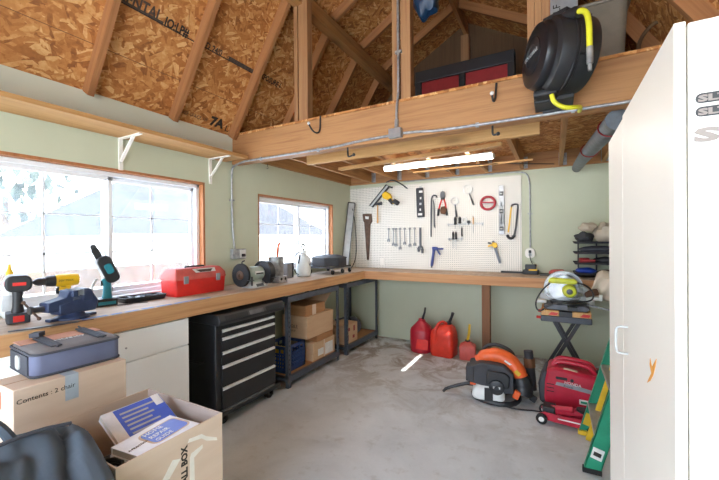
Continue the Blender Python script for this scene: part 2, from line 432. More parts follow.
# stencilled panel marks along the sheathing seam
up_ = Vector((math.cos(A), 0, math.sin(A))); inn = Vector((math.sin(A), 0, -math.cos(A))); base = Vector((XL, 0, ZW))
def onroof(s, y): v = base + up_ * s + inn * .002; return (v.x, y, v.z)
sl = (3.0 - ZW) / math.sin(A)
lettering('MENTAL', .105, 'ink_grey', roof, onroof(sl + .018, 1.25), (0, 1, 0), up_, ext=.0004, sx=.74, bold=.003)
lettering('IO:LP#', .088, 'ink', roof, onroof(sl + .012, 1.575), (0, 1, 0), up_, ext=.0004, sx=.74, bold=.003)
lettering('HD 24/0', .07, 'ink_grey', roof, onroof(sl + .01, 1.88), (0, 1, 0), up_, ext=.0004, sx=.8, bold=.002)
lettering('OSB EXP 1', .05, 'ink_grey', roof, onroof(sl + .01, 2.13), (0, 1, 0), up_, ext=.0004)
lettering('EXPOSURE 1', .07, 'ink', roof, onroof(sl + .01, 2.50), (0, 1, 0), up_, ext=.0004, sx=.8, bold=.002)
lettering('EDGE SPACE 1/8', .045, 'ink_grey', sheet, onroof(.065, 1.88), (0, 1, 0), up_, ext=.0004, sx=.9)
lettering('7A', .11, 'ink', sheet, onroof(.05, 2.2), (0, 1, 0), up_, ext=.0004, sx=1.1, bold=.006)
lettering('L', .08, 'ink', sheet, onroof(.035, 2.37), (0, 1, 0), up_, ext=.0004, sx=1.3)
lettering('PANEL 7/16', .07, 'ink', sheet, onroof(.04, 2.55), (0, 1, 0), up_, ext=.0004)
def strip(parent, s0, s1, y0, y1, mat, nm):
    a, b, c, d = Vector(onroof(s0, y0)), Vector(onroof(s1, y0)), Vector(onroof(s1, y1)), Vector(onroof(s0, y1))
    build(nm, MB().add([a, b, c, d], [(0, 1, 2, 3)]), mat, parent)
strip(roof, sl + .008, sl + .016, 1.2, 2.48, 'ink', 'edge_mark'); strip(sheet, .31, .3145, YF, YB, 'wood_dark', 'edge_mark')
strip(roof, sl + .01, sl + .03, 1.25, 1.57, 'ink_grey', 'edge_mark'); strip(roof, sl + .012, sl + .045, 2.15, 2.5, 'ink_grey', 'edge_mark')

# roof framing: every stick is an object of its own
def rafter(p, q, y, d=.14, w=.038, mat='wood_rafter'):
    p = Vector((p[0], y, p[1])); q = Vector((q[0], y, q[1])); dr = (q - p).normalized()
    n = Vector((dr.z, 0, -dr.x)); n = n if n.z < 0 else -n
    L = (q - p).length; a = -math.atan2(dr.z, dr.x)
    o = struct('roof_rafter', MB().box(0, L, -w / 2, w / 2, -d, 0) if dr.x > 0 else MB().box(0, L, -w / 2, w / 2, 0, d), mat)
    o.location = p + n * .0005; o.rotation_euler = (0, a, 0); return o
for k in range(-3, 8):
    y = .62 + .61 * k
    if y < YF or y > YB: continue
    rafter(pe, pk, y, .09); rafter(pk, pr, y, .09); rafter(pr, qk, y, .09); rafter(qe, qk, y, .09)
    if k in (1, 2, 3):
        pass
struct('purlin_beam', MB().box(-2.02, -1.93, YF, YB, 3.52, 3.66), 'wood_y'); struct('purlin_beam', MB().box(-.07, .02, YF, YB, 3.52, 3.66), 'wood_y')
struct('ridge_beam', MB().box(-1.02, -.98, YF, YB, 4.10, 4.28), 'wood_y')
struct('gable_post', MB().box(-1.06, -.96, YB - .09, YB, ZW + .02, 4.1), 'wood')
for x in (-1.75, -.4, .2): struct('gable_post', MB().box(x, x + .038, YB - .09, YB, ZW + .02, 3.45 if x > -1 else 3.6), 'wood')
beam = struct('loft_beam', MB().box(XL, XR, 2.482, 2.572, 2.205, ZW), 'wood_x', bevel=.004)
posts = []
for x in (-2.02, -1.075, -.145):
    topz = 3.55 if x < -1.9 else 4.18 if x > -1.2 and x < -1 else 3.95
    for dx, w in ((0, .038), (.052, .05), (.102, .045)) if x < -1.9 else ((0, .038), (.07, .075)) if x > -1.2 and x < -.9 else ((0, .04), (.042, .04), (.084, .045)):
        struct('loft_post', MB().box(x + dx, x + dx + w, 2.50, 2.572, ZW, topz), 'wood')
struct('loft_floor', MB().box(XL, XR, 2.482, YB, ZW + .001, ZW + .02), 'osb_flat')
struct('ledger_board', MB().box(XL, XR, YB - .04, YB, 2.286, ZW), 'wood_x'); struct('ledger_board', MB().box(XL, XL + .04, 2.572, YB - .04, 2.29, ZW), 'wood_y')
for k in range(8):
    x = -2.39 + .41 * k
    j = struct('floor_joist', MB().box(x - .019, x + .019, 2.572, YB - .041, 2.296, ZW), 'wood_y')
    hg = MB().box(x + .0195, x + .0215, YB - .1, YB - .041, 2.297, 2.44).box(x + .0195, x + .06, YB - .043, YB - .0405, 2.30, 2.44)
    hg.box(x - .0215, x - .0195, YB - .1, YB - .041, 2.297, 2.44); build('joist_hanger', hg, 'galv', j)
struct('cross_board', MB().box(-2.17, -.09, 2.87, 2.908, 2.206, 2.295), 'wood_light')
struct('cross_board', MB().bar((-2.2, 3.55, 2.278), (-.4, 3.33, 2.278), .06, .032), 'wood_light')
struct('cross_board', MB().bar((-1.55, 4.25, 2.286), (-.2, 4.2, 2.286), .04, .018), 'wood_light')

# windows
def window(nm, w, glassmat, slider):
    y0, y1, z0, z1 = w; xo = XL - .10; T1 = .02
    o = struct(nm, MB().box(XL - T, XL - .001, y0, y0 + T1, z0, z1).box(XL - T, XL - .001, y1 - T1, y1, z0, z1).box(XL - T, XL - .001, y0, y1, z1 - T1, z1), 'jamb')
    a, b, c, d = y0 + T1, y1 - T1, z0, z1 - T1; fr = .032; m = (a + b) / 2 + .02
    fm = MB()
    fm.box(xo - .03, xo + .045, a, a + fr, c, d).box(xo - .03, xo + .045, b - fr, b, c, d).box(xo - .03, xo + .045, a, b, c, c + fr).box(xo - .03, xo + .045, a, b, d - fr, d)
    build('window_frame', fm, 'vinyl', o, bevel=.004)
    sill = MB().box(xo, XL + .012, a, b, z0 - .02, z0 + .002); build('window_sill', sill, 'vinyl', o)
    for s, (p, q, xx) in enumerate(((a + fr, m + .03, xo + .02), (m - .02, b - fr, xo - .01))):
        sm = MB(); r = .030
        sm.box(xx - .012, xx + .018, p, p + r, c + fr, d - fr).box(xx - .012, xx + .018, q - r, q, c + fr, d - fr).box(xx - .012, xx + .018, p, q, c + fr, c + fr + r).box(xx - .012, xx + .018, p, q, d - fr - r, d - fr)
        sh = build('sash', sm, 'vinyl', o, bevel=.003)
        build('pane', MB().box(xx - .002, xx + .002, p + r, q - r, c + fr + r, d - fr - r), glassmat, sh)
        g = MB(); mid = (p + q) / 2; h = (d - c - 2 * fr - 2 * r)
        g.box(xx - .012, xx - .004, mid - .007, mid + .007, c + fr + r, d - fr - r)
        for i in (1, 2): zz = c + fr + r + h * i / 3; g.box(xx - .012, xx - .004, p + r, q - r, zz - .005, zz + .005)
        build('muntin', g, 'vinyl', sh)
    build('latch', MB().box(xo + .037, xo + .05, m - .005, m + .015, c + .42, c + .5), 'vinyl', o, bevel=.003)
window('window_1', W1, 'glass', True); window('window_2', W2, 'glass2', True)

# ------------------------------------------------------------------ outdoors
M['dirt'] = plain('pale_driveway', '#d6d6d3', .9, 0, .08, 2); M['stucco'] = plain('pale_stucco', '#e2dfd6', .8)
M['shingle'] = plain('grey_shingle', '#2b2c2f', .85, 0, .12, 20); M['fence'] = plain('brown_block', '#3d3025', .85, 0, .3, 6)
M['leaf'] = plain('grey_green_leaf', '#3b473c', .7, 0, .4, 2); M['bark'] = plain('bark', '#6b5a4a', .9)
struct('ground', MB().box(-40, 20, -30, 40, -.5, -.13), 'dirt')
hs = thing('house', 'pale neighbouring house with grey hipped roof beyond the far window', 'house', (-9, 8, -.13))
build('wall', MB().box(-15, -9, 4.6, 13.2, -.13, 1.7), 'stucco', hs, w=True)
e = .35
build('roof', MB().add([(-15.3, 4.2, 1.6), (-8.7, 4.2, 1.6), (-8.7, 13.5, 1.6), (-15.3, 13.5, 1.6), (-12, 7.4, 4.1), (-12, 10.3, 4.1)],
      [(0, 1, 4), (1, 2, 5, 4), (2, 3, 5), (3, 0, 4, 5), (0, 3, 2, 1)]), 'shingle', hs, w=True)
build('fascia', MB().box(-8.72, -8.66, 4.2, 13.5, 1.5, 1.62), 'stucco', hs, w=True)
t = thing('garden_wall', 'low white garden wall capped with brown boards outside the near window', 'wall', (-8, 4, -.13))
build('base', MB().box(-8.15, -7.9, 1.0, 6.6, -.13, .55), 'stucco', t, w=True); build('board_cap', MB().box(-8.12, -7.93, 1.0, 6.6, .55, .92), 'fence', t, w=True)
def tree(loc, h, r, label):
    t = thing('tree', label, 'tree', loc); n = 260; cr = MB(); build('trunk', MB().cyl((0, 0, 0), (0, 0, h * .7), .16, .08), 'bark', t)
    for i in range(n):
        u = Vector((random.gauss(0, 1), random.gauss(0, 1), random.gauss(0, 1))).normalized() * random.random() ** .4 * r
        c = u + Vector((0, 0, h)); s = random.uniform(.18, .4); e_ = Euler((random.random() * 6, random.random() * 6, 0)).to_matrix()
        cr.add([c + e_ @ Vector(p) * s for p in ((-1, 0, 0), (0, -.5, .1), (1, 0, 0), (0, .5, .1))], [(0, 1, 2, 3)])
    build('crown', cr, 'leaf', t)
tree((-14, 1.2, -.13), 4.2, 2.2, 'pale leafy tree in the yard outside the near window, closer of two')
tree((-17, 5.0, -.13), 4.6, 2.4, 'pale leafy tree rising behind the hipped house roof')

# ------------------------------------------------------------------ light
sun = bpy.data.lights.new('sun', 'SUN'); sun.energy = 5.5; sun.angle = math.radians(.53); sun.color = (1, .98, .95)
so = bpy.data.objects.new('sun', sun); C.objects.link(so); so.rotation_euler = Vector((1, 0, .9)).to_track_quat('Z', 'Y').to_euler()
wd = bpy.data.worlds.new('sky'); S.world = wd; wd.use_nodes = True; nt = wd.node_tree; nt.nodes.clear()
wo = nt.nodes.new('ShaderNodeOutputWorld'); bg = nt.nodes.new('ShaderNodeBackground'); tc = nt.nodes.new('ShaderNodeTexCoord')
sp = nt.nodes.new('ShaderNodeSeparateXYZ'); rp = nt.nodes.new('ShaderNodeValToRGB')
rp.color_ramp.elements[0].color = (.82, .90, 1, 1); rp.color_ramp.elements[1].color = (.55, .72, 1, 1)
nt.links.new(tc.outputs['Generated'], sp.inputs[0]); nt.links.new(sp.outputs[2], rp.inputs[0]); nt.links.new(rp.outputs[0], bg.inputs[0]); nt.links.new(bg.outputs[0], wo.inputs[0])
bg.inputs[1].default_value = 2.0
S.view_settings.view_transform = 'Standard'; S.view_settings.look = 'None'; S.view_settings.exposure = 2.22; S.view_settings.gamma = 1
S.view_settings.use_curve_mapping = False
S.cycles.use_denoising = True; S.cycles.max_bounces = 10; S.cycles.diffuse_bounces = 6; S.cycles.transparent_max_bounces = 12
S.cycles.sample_clamp_indirect = 8
# ------------------------------------------------------------------ wall shelf
t = thing('wall_shelf', 'long wooden plank shelf on white brackets above the near window', 'shelf', (XL, 1.0, 2.2))
build('board', MB().box(XL, -2.5, YF, 2.40, 2.214, 2.234), 'shelf_wood', t, w=True)
build('edge_strip', MB().box(-2.5, -2.49, YF, 2.40, 2.210, 2.238), 'shelf_wood', t, w=True)
for y in (.3, 1.45, 2.226):
    b = MB().box(XL, XL + .012, y - .014, y + .014, 1.98, 2.214).box(XL, XL + .26, y - .012, y + .012, 2.204, 2.214).bar((XL + .006, y, 2.04), (XL + .17, y, 2.204), .02, .012)
    build('bracket', b, 'white', t, w=True)

# ------------------------------------------------------------------ workbench
BX, BYF, BZ = -2.29, 4.30, 1.022
t = thing('workbench', 'long L shaped wooden workbench with plywood top along left and back walls', 'workbench', (-2.4, 4.4, 0))
build('worktop', MB().prism([(XL + .002, YF), (BX + .002, YF), (BX + .002, BYF - .002), (XR - .002, BYF - .002), (XR - .002, YB - .002), (XL + .002, YB - .002)], 1.004, BZ, 'z'), 'benchtop', t, w=True)
build('front_rail', MB().box(BX - .036, BX + .004, YF, BYF + .034, .912, 1.0175), 'bench_y', t, w=True, bevel=.003)
build('front_rail', MB().box(BX + .004, XR - .002, BYF - .004, BYF + .034, .912, 1.0175), 'bench_x', t, w=True, bevel=.003)
build('wall_cleat', MB().box(XL + .002, XL + .04, YF, YB, .915, 1.004).box(XL + .04, XR, YB - .04, YB - .002, .915, 1.004), 'wood_y', t, w=True)
build('support_post', MB().box(-.75, -.66, 4.32, 4.41, 0, .912), 'wood_dark', t, w=True, bevel=.004)
tp = MB()
for a, b in ((.99, 1.12), (1.14, 1.20), (1.215, 1.30), (1.32, 1.40), (1.415, 1.52), (1.54, 1.66), (1.67, 1.83)): tp.box(BX - .03 - random.random() * .01, BX - .008, a, b, BZ, BZ + .0008)
build('masking_tape', tp, 'tape_blue', t, w=True)

# ------------------------------------------------------------------ under the bench
t = thing('base_cabinet', 'white painted base cabinet with drawer under the bench, beside black tool chest', 'cabinet', (-2.55, 1.3, 0))
build('body', MB().box(XL + .05, -2.335, .75, 1.655, 0.0, .905), 'base_white', t, w=True)
d = build('drawer', MB().box(-2.334, -2.315, .755, 1.65, .715, .900), 'base_white', t, w=True, bevel=.003); build('knob', MB().rev((-2.316, 1.22, .80), (1, 0, 0), [(.004, 0), (.004, .006), (.006, .009), (.0, .012)], 10), 'steel', d, w=True)
build('door', MB().box(-2.334, -2.315, .755, .97, .02, .705), 'base_white', t, w=True, bevel=.003); build('door', MB().box(-2.334, -2.315, .976, 1.65, .02, .705), 'base_white', t, w=True, bevel=.003)

def caster(parent, x, y, r=.06, mat='rubber'):
    c = build('caster', MB().bar((x - .03, y, r), (x - .03, y, r * 2.1), .012, .05, (1, 0, 0)).bar((x + .03, y, r), (x + .03, y, r * 2.1), .012, .05, (1, 0, 0)).box(x - .035, x + .035, y - .035, y + .035, r * 2.05, r * 2.25), 'black', parent, w=True)
    build('wheel', MB().rev((x - .022, y, r), (1, 0, 0), [(r * .5, 0), (r * .95, 0), (r, .008), (r, .036), (r * .95, .044), (r * .5, .044)], 20), mat, c, w=True)
t = thing('tool_chest', 'black rolling tool chest with silver drawer pulls under the bench', 'tool chest', (-2.5, 2.2, 0))
cy0, cy1, cx = 1.89, 2.50, -2.285
build('body', MB().box(-2.74, cx - .005, cy0 - .03, cy1 + .03, .125, .80), 'chest', t, w=True, bevel=.008)
zs = [.757, .693, .583, .473, .303, .118]
for i in range(5):
    dr = build('drawer', MB().box(cx - .006, cx + .010, cy0 + .02, cy1 - .005, zs[i + 1] + .014, zs[i] - .002), 'chest', t, w=True, bevel=.003)
    build('handle', MB().prism([(cx + .004, zs[i] - .024), (cx + .022, zs[i] - .018), (cx + .022, zs[i]), (cx + .006, zs[i] + .003)], cy0 + .022, cy1 - .007, 'y'), 'pull', dr, w=True)
build('bottom_trim', MB().box(cx - .004, cx + .02, cy0 + .02, cy1 - .005, .118, .13), 'steel', t, w=True)
lid = MB()
ly0, ly1, lx0, lx1 = 1.845, 2.585, -2.765, -2.215
lid.prism([(lx0, .80), (lx1 - .02, .80), (lx1, .83), (lx1 - .03, .888), (lx0, .888)], ly0, ly1, 'y')
lo = build('tray_lid', lid, 'black', t, w=True, bevel=.01)
for a, b in ((1.90, 2.13), (2.34, 2.55)): build('tray_recess', MB().prism([(lx1 - .0215, .869), (lx1 - .0045, .836), (lx1 - .003, .838), (lx1 - .020, .871)], a, b, 'y'), 'slot', lo, w=True)
build('badge', MB().prism([(lx1 - .021, .868), (lx1 - .004, .836), (lx1 - .002, .838), (lx1 - .019, .870)], 2.15, 2.31, 'y'), 'dark_steel', lo, w=True)
build('bumper', MB().box(-2.74, cx + .03, cy0 - .04, cy1 + .055, .085, .122), 'black', t, w=True, bevel=.008)
build('side_handle', MB().tube([(-2.62, cy0 - .03, .5), (-2.62, cy0 - .07, .5), (-2.42, cy0 - .07, .5), (-2.42, cy0 - .03, .5)], .008, 8), 'black', t, w=True)
for x in (-2.70, -2.33):
    for y in (1.95, 2.47): caster(t, x, y, .038)

def shelving(y0, y1, label):
    t = thing('shelving_unit', label, 'shelving unit', (-2.54, (y0 + y1) / 2, 0), group='grey steel shelving units')
    x0, x1 = -2.765, -2.285
    for x, sx in ((x0, 1), (x1, -1)):
        for y, sy in ((y0, 1), (y1, -1)):
            p = MB().box(min(x, x + sx * .038), max(x, x + sx * .038), min(y, y + sy * .003), max(y, y + sy * .003), 0, .90)
            p.box(min(x, x + sx * .003), max(x, x + sx * .003), min(y, y + sy * .042), max(y, y + sy * .042), 0, .90)
            po = build('post', p, 'charcoal', t, w=True)
            if x == x1 or sy > 0:
                zs_ = [.10]; 
                for q in range(16): zs_ += [.13 + q * .046, .148 + q * .046]
                zs_.append(.90); vs = []; off = t.location
                for z in zs_:
                    for u in (.013, .024): vs.append((x + .0008 - off.x, y + sy * u - off.y, z - off.z) if x == x1 else (x + sx * u - off.x, y - .0008 - off.y, z - off.z))
                me = bpy.data.meshes.new('slot_pattern'); me.from_pydata(vs, [], [(2 * i, 2 * i + 1, 2 * i + 3, 2 * i + 2) for i in range(len(zs_) - 1)])
                me.materials.append(M['charcoal']); me.materials.append(M['slot'])
                for i, pl in enumerate(me.polygons): pl.material_index = i % 2
                so_ = bpy.data.objects.new('slot_pattern', me); C.objects.link(so_); so_.parent = po
    for z in (.06, .845):
        bm_ = MB().box(x1 - .006, x1 + .004, y0, y1, z, z + .055).box(x1 - .03, x1, y0, y1, z + .03, z + .055); build('beam', bm_, 'charcoal', t, w=True)
        build('beam', MB().box(x0 - .004, x0 + .006, y0, y1, z, z + .055), 'charcoal', t, w=True)
        for y in (y0 + .004, y1 - .014): build('end_beam', MB().box(x0, x1, y, y + .01, z, z + .055), 'charcoal', t, w=True)
    build('shelf_panel', MB().box(x0 + .005, x1 - .007, y0 + .004, y1 - .004, .098, .112), 'card_dark', t, w=True)
shelving(2.70, 3.635, 'charcoal steel shelving unit under bench holding blue crate and cartons')
shelving(3.815, 4.70, 'charcoal steel shelving unit in the corner holding one small printed box')

t = thing('milk_crate', 'blue plastic lattice crate on the lower shelf beneath cardboard boxes', 'crate', (-2.515, 2.915, .1125))
cw, cd, ch = .15, .16, .265
for nm, ax in (('side', 0), ('side', 1), ('side', 2), ('side', 3)):
    m = MB(); L = cd if ax < 2 else cw
    def bx_(u0, u1, z0, z1):
        if ax == 0: m.box(cw - .012, cw, u0, u1, z0, z1)
        elif ax == 1: m.box(-cw, -cw + .012, u0, u1, z0, z1)
        elif ax == 2: m.box(u0, u1, -cd, -cd + .012, z0, z1)
        else: m.box(u0, u1, cd - .012, cd, z0, z1)
    bx_(-L, L, 0, .05); bx_(-L, L, ch - .03, ch); bx_(-L, -L + .03, 0, ch); bx_(L - .03, L, 0, ch); bx_(-L, -.06, ch - .085, ch - .07); bx_(.06, L, ch - .085, ch - .07)
    bx_(-.075, -.06, ch - .085, ch); bx_(.06, .075, ch - .085, ch); bx_(-.075, .075, ch - .09, ch - .075)
    k = 7
    for i in range(k): u = -L + .04 + (2 * L - .08) * (i + .5) / k; bx_(u - .006, u + .006, .04, ch - .08)
    for i in range(3): z = .075 + i * .04; bx_(-L, L, z - .006, z + .006)
    build('side', m, 'crate', t)
build('base', MB().box(-cw, cw, -cd, cd, 0, .01), 'crate', t)
solo('file_folder', MB().box(-.1, .1, -.012, .012, 0, .22), 'yellow', 'yellow folder standing inside the blue crate', 'folder', (-2.53, 2.86, .1225))

def carton(nm, label, x0, x1, y0, y1, z0, z1, mat='card', grp=None):
    t = thing(nm, label, 'box', ((x0 + x1) / 2, (y0 + y1) / 2, z0), group=grp)
    build('body', MB().box(x0, x1, y0, y1, z0, z1), mat, t, w=True, bevel=.004); return t
t = carton('cardboard_box', 'small cardboard box with white labels, lowest of the carton stack beside blue crate', -2.72, -2.33, 3.17, 3.61, .1125, .31)
build('shipping_label', MB().box(-2.3298, -2.329, 3.26, 3.37, .15, .225), 'label', t, w=True); build('shipping_label', MB().box(-2.3298, -2.329, 3.40, 3.56, .13, .26), 'label', t, w=True)
build('packing_tape', MB().box(-2.3299, -2.3293, 3.375, 3.395, .1126, .31), 'card_pale', t, w=True)
t = carton('cardboard_box', 'large cardboard box in the middle of the carton stack, over the blue crate', -2.68, -2.335, 3.07, 3.585, .379, .62)
t2 = MB().box(-2.6, -2.52, 3.12, 3.3, .312, .379)
solo('foam_block', MB().box(-.2, .2, -.16, .16, 0, .067), 'card_dark', 'flattened brown carton lying between the stacked boxes', 'carton', (-2.53, 3.40, .3115))
lettering('FRAGILE', .05, 'ink_grey', t, (-.14, -.2585, .11), (1, 0, 0), (0, 0, 1)); lettering('THIS SIDE UP', .025, 'ink_grey', t, (-.13, -.2585, .07), (1, 0, 0), (0, 0, 1))
t = carton('cardboard_box', 'flat opened cardboard box with raised flap on top of the carton stack', -2.66, -2.36, 3.08, 3.45, .6205, .735, 'card_dark')
build('flap', MB().bar((-2.5, 3.45, .735), (-2.5, 3.58, .83), .30, .005, (0, -1, 1)), 'card', t, w=True); build('packing_tape', MB().box(-2.3598, -2.359, 3.2, 3.27, .6205, .735), 'card_pale', t, w=True)
t = carton('printed_box', 'small brown box with red print on the corner shelving unit', -2.66, -2.33, 3.86, 4.17, .1125, .355, 'card')
for a, b, c, d_ in ((3.9, 3.97, .27, .31), (3.9, 3.94, .15, .22), (4.04, 4.09, .16, .2), (4.06, 4.1, .25, .32)): build('print', MB().box(-2.3298, -2.329, a, b, c, d_), 'red_loft', t, w=True)
m = MB().tube([(-2.5, 4.24, .13), (-2.42, 4.22, .36), (-2.45, 4.05, .385), (-2.5, 3.9, .375), (-2.62, 3.88, .37)], .02, 8, sm=2)
t = thing('duffel_strap_bag', 'black soft bag slumped behind the small printed box on corner shelf', 'bag', (-2.5, 4.32, .113))
build('bag', MB().ball((0, 0, .13), (.14, .085, .13), 18, 12, lambda u: 1 + .08 * math.sin(7 * u.x) * math.cos(5 * u.y)), 'strap', t)
build('handle', MB().tube([(.06, -.07, .16), (.03, -.12, .29), (-.02, -.25, .275), (-.08, -.32, .265)], .012, 8, sm=2), 'strap', t)

# ------------------------------------------------------------------ bench top, near end
def battery_tool(nm, label, loc, rz, c_body, c_bat, sc=1.0):
    t = thing(nm, label, 'power tool', loc, rz)
    build('battery', MB().prism(rrect(.12 * sc, .085 * sc, .012, 3), 0, .05 * sc, 'z'), c_bat, t, bevel=.004)
    build('handle', MB().loft([[(x * s * sc + o, y * s * sc, z * sc) for x, y in rrect(.048, .04, .015, 3)] for z, s, o in ((.05, 1.25, 0), (.075, 1, 0), (.12, .95, .004), (.165, 1.1, .008))]), 'black', t)
    return t
t = battery_tool('cordless_drill', 'black cordless drill with red trim standing on its battery, at bench end', (-2.565, .80, BZ + .001), math.radians(166), 'black', 'black_dull', 1.1)
build('motor_body', MB().prism(rrect(.105, .085, .03, 5, 0, .215), -.10, .07, 'x'), 'black', t, bevel=.008); build('logo', MB().box(-.1012, -.100, -.028, .024, .205, .222), 'red', t)
build('chuck', MB().rev((.07, 0, .215), (1, 0, 0), [(.028, 0), (.026, .02), (.014, .04), (.0, .045)], 14), 'dark_steel', t)
build('trim', MB().box(-.06, .02, .053, .0545, .205, .225), 'red', t); build('trigger', MB().box(.022, .038, -.01, .01, .13, .165), 'red', t, bevel=.003)
build('battery_label', MB().box(-.03, .03, -.048, -.0467, .01, .04), 'red', t); build('battery_label', MB().box(-.0675, -.066, -.022, .022, .01, .042), 'red', t)
t = thing('spray_bottle', 'yellow-capped white bottle on the window sill behind the black drill', 'bottle', (-2.752, .825, BZ + .001))
build('body', MB().rev((0, 0, 0), (0, 0, 1), [(.03, 0), (.035, .01), (.035, .15), (.028, .19), (.014, .215), (.014, .23)], 18), 'poly', t); build('cap', MB().rev((0, 0, .23), (0, 0, 1), [(.017, 0), (.017, .03), (.009, .05), (.005, .075), (.0, .076)], 14), 'yellow', t)
build('label', MB().rev((0, 0, .04), (0, 0, 1), [(.0352, 0), (.0356, .001), (.0356, .09), (.0352, .091)], 18), 'lgrey', t)
t = battery_tool('cordless_drill', 'yellow cordless drill behind the blue bench vise, chuck pointing at black drill', (-2.63, 1.035, BZ + .001), math.radians(-97), 'yellow', 'black', 1.0)
build('motor_body', MB().rev((-.075, 0, .20), (1, 0, 0), [(.02, 0), (.035, .008), (.038, .04), (.038, .105), (.033, .118)], 18), 'yellow', t)
build('gearbox', MB().rev((.043, 0, .20), (1, 0, 0), [(.034, 0), (.032, .03), (.026, .045)], 18), 'black', t)
build('chuck', MB().rev((.088, 0, .20), (1, 0, 0), [(.022, 0), (.023, .03), (.017, .045), (.008, .055), (.004, .08), (.0, .081)], 14), 'dark_steel', t)
build('grip_cover', MB().box(-.03, .028, -.022, .022, .135, .168), 'yellow', t, bevel=.006); build('trigger', MB().box(.026, .04, -.01, .01, .12, .155), 'black', t, bevel=.003)
lettering('20V MAX', .018, 'ink', t, (.035, .0385, .195), (-1, 0, 0), (0, 0, 1))

t = thing('bench_vise', 'heavy dark blue bench vise on the bench front edge, near the yellow drill', 'vise', (-2.41, .985, BZ + .001), math.radians(8)); t.scale = (.88, .86, .92)
build('swivel_base', MB().rev((0, 0, 0), (0, 0, 1), [(.095, 0), (.095, .012), (.07, .022), (.06, .04), (.0, .04)], 24), 'vise', t)
build('mounting_lug', MB().ob((0, .1, .008), (.05, .08, .016)).ob((0, -.1, .008), (.05, .08, .016)), 'vise', t, bevel=.004)
build('body', MB().prism([(-.10, .035), (.12, .035), (.135, .075), (.135, .10), (.10, .155), (.04, .165), (.035, .12), (-.10, .10)], -.05, .05, 'x'), 'vise', t, bevel=.008)
build('fixed_jaw', MB().loft([[(-.055, .03, .1), (.055, .03, .1), (.055, .1, .1), (-.055, .1, .1)], [(-.07, .035, .155), (.07, .035, .155), (.07, .09, .155), (-.07, .09, .155)], [(-.07, .035, .18), (.07, .035, .18), (.06, .08, .178), (-.06, .08, .178)]]), 'vise', t, bevel=.006)
build('moving_jaw', MB().prism([(-.16, .06), (-.02, .06), (-.02, .09), (-.01, .15), (.0, .175), (-.035, .175), (-.06, .135), (-.16, .115)], -.045, .045, 'x').ob((0, -.018, .155), (.14, .034, .04)), 'vise', t, bevel=.006)
build('jaw_plate', MB().box(-.068, .068, .000, .006, .14, .178), 'steel', t); build('jaw_plate', MB().box(-.068, .068, .028, .034, .14, .178), 'steel', t)
build('screw', MB().cyl((0, -.215, .085), (0, -.15, .085), .016).rev((0, -.235, .085), (0, 1, 0), [(.02, 0), (.024, .01), (.02, .022)], 14), 'dark_steel', t)
build('handle', MB().cyl((.075, -.222, .045), (-.075, -.222, .125), .006, n=10).ball((.075, -.222, .045), .011, 10, 6).ball((-.075, -.222, .125), .011, 10, 6), 'rust', t)
t = thing('hand_file', 'long dark file with tapered tang lying on bench in front of vise', 'file', (-2.275, .85, BZ + .002), math.radians(78))
build('blade', MB().loft([[(x, -w, 0), (x, w, 0), (x, w, .005), (x, -w, .005)] for x, w in ((-.17, .004), (-.12, .013), (.02, .016), (.10, .014))]), 'dark_steel', t); build('tang', MB().bar((.10, 0, .0035), (.17, 0, .0035), .008, .004), 'rust', t)

t = thing('pruning_saw', 'teal and black cordless pruning saw standing upright on its battery by window', 'power tool', (-2.66, 1.275, BZ + .001), math.radians(80))
build('battery', MB().prism(rrect(.13, .085, .012, 3), 0, .05, 'z'), 'black', t, bevel=.004); build('battery_stripe', MB().box(-.05, .05, -.0435, -.0425, .012, .032), 'teal', t)
build('handle', MB().loft([[(x * s + o, y * s, z) for x, y in rrect(.048, .042, .015, 3)] for z, s, o in ((.05, 1.2, .012), (.09, 1, .012), (.13, .95, .012), (.18, 1.15, .006))]), 'teal', t)
build('hand_guard', MB().tube([(-.045, 0, .05), (-.075, 0, .085), (-.072, 0, .14), (-.045, 0, .185)], .007, 8, sm=2), 'lgrey', t)
R_ = math.radians(-24)
def up_box(o, c, d, m): pass
build('motor_body', MB().prism(rrect(.085, .19, .035, 5), -.038, .038, 'y').rot((0, R_, 0)).move((.014, 0, .245)), 'black', t, bevel=.008)
build('side_cover', MB().prism(rrect(.045, .07, .015, 4), -.043, .043, 'y').rot((0, R_, 0)).move((.015, 0, .25)), 'teal', t, bevel=.004)
build('guide_bar', MB().prism(rrect(.034, .13, .016, 5), -.004, .004, 'y').rot((0, R_, 0)).move((-.044, 0, .352)), 'dark_steel', t)
build('blade_guard', MB().prism(rrect(.042, .1, .02, 5), -.009, .009, 'y').rot((0, R_, 0)).move((-.042, 0, .345)), 'black', t, bevel=.003)
build('trigger', MB().box(-.026, -.012, -.01, .01, .135, .17), 'black', t, bevel=.003)

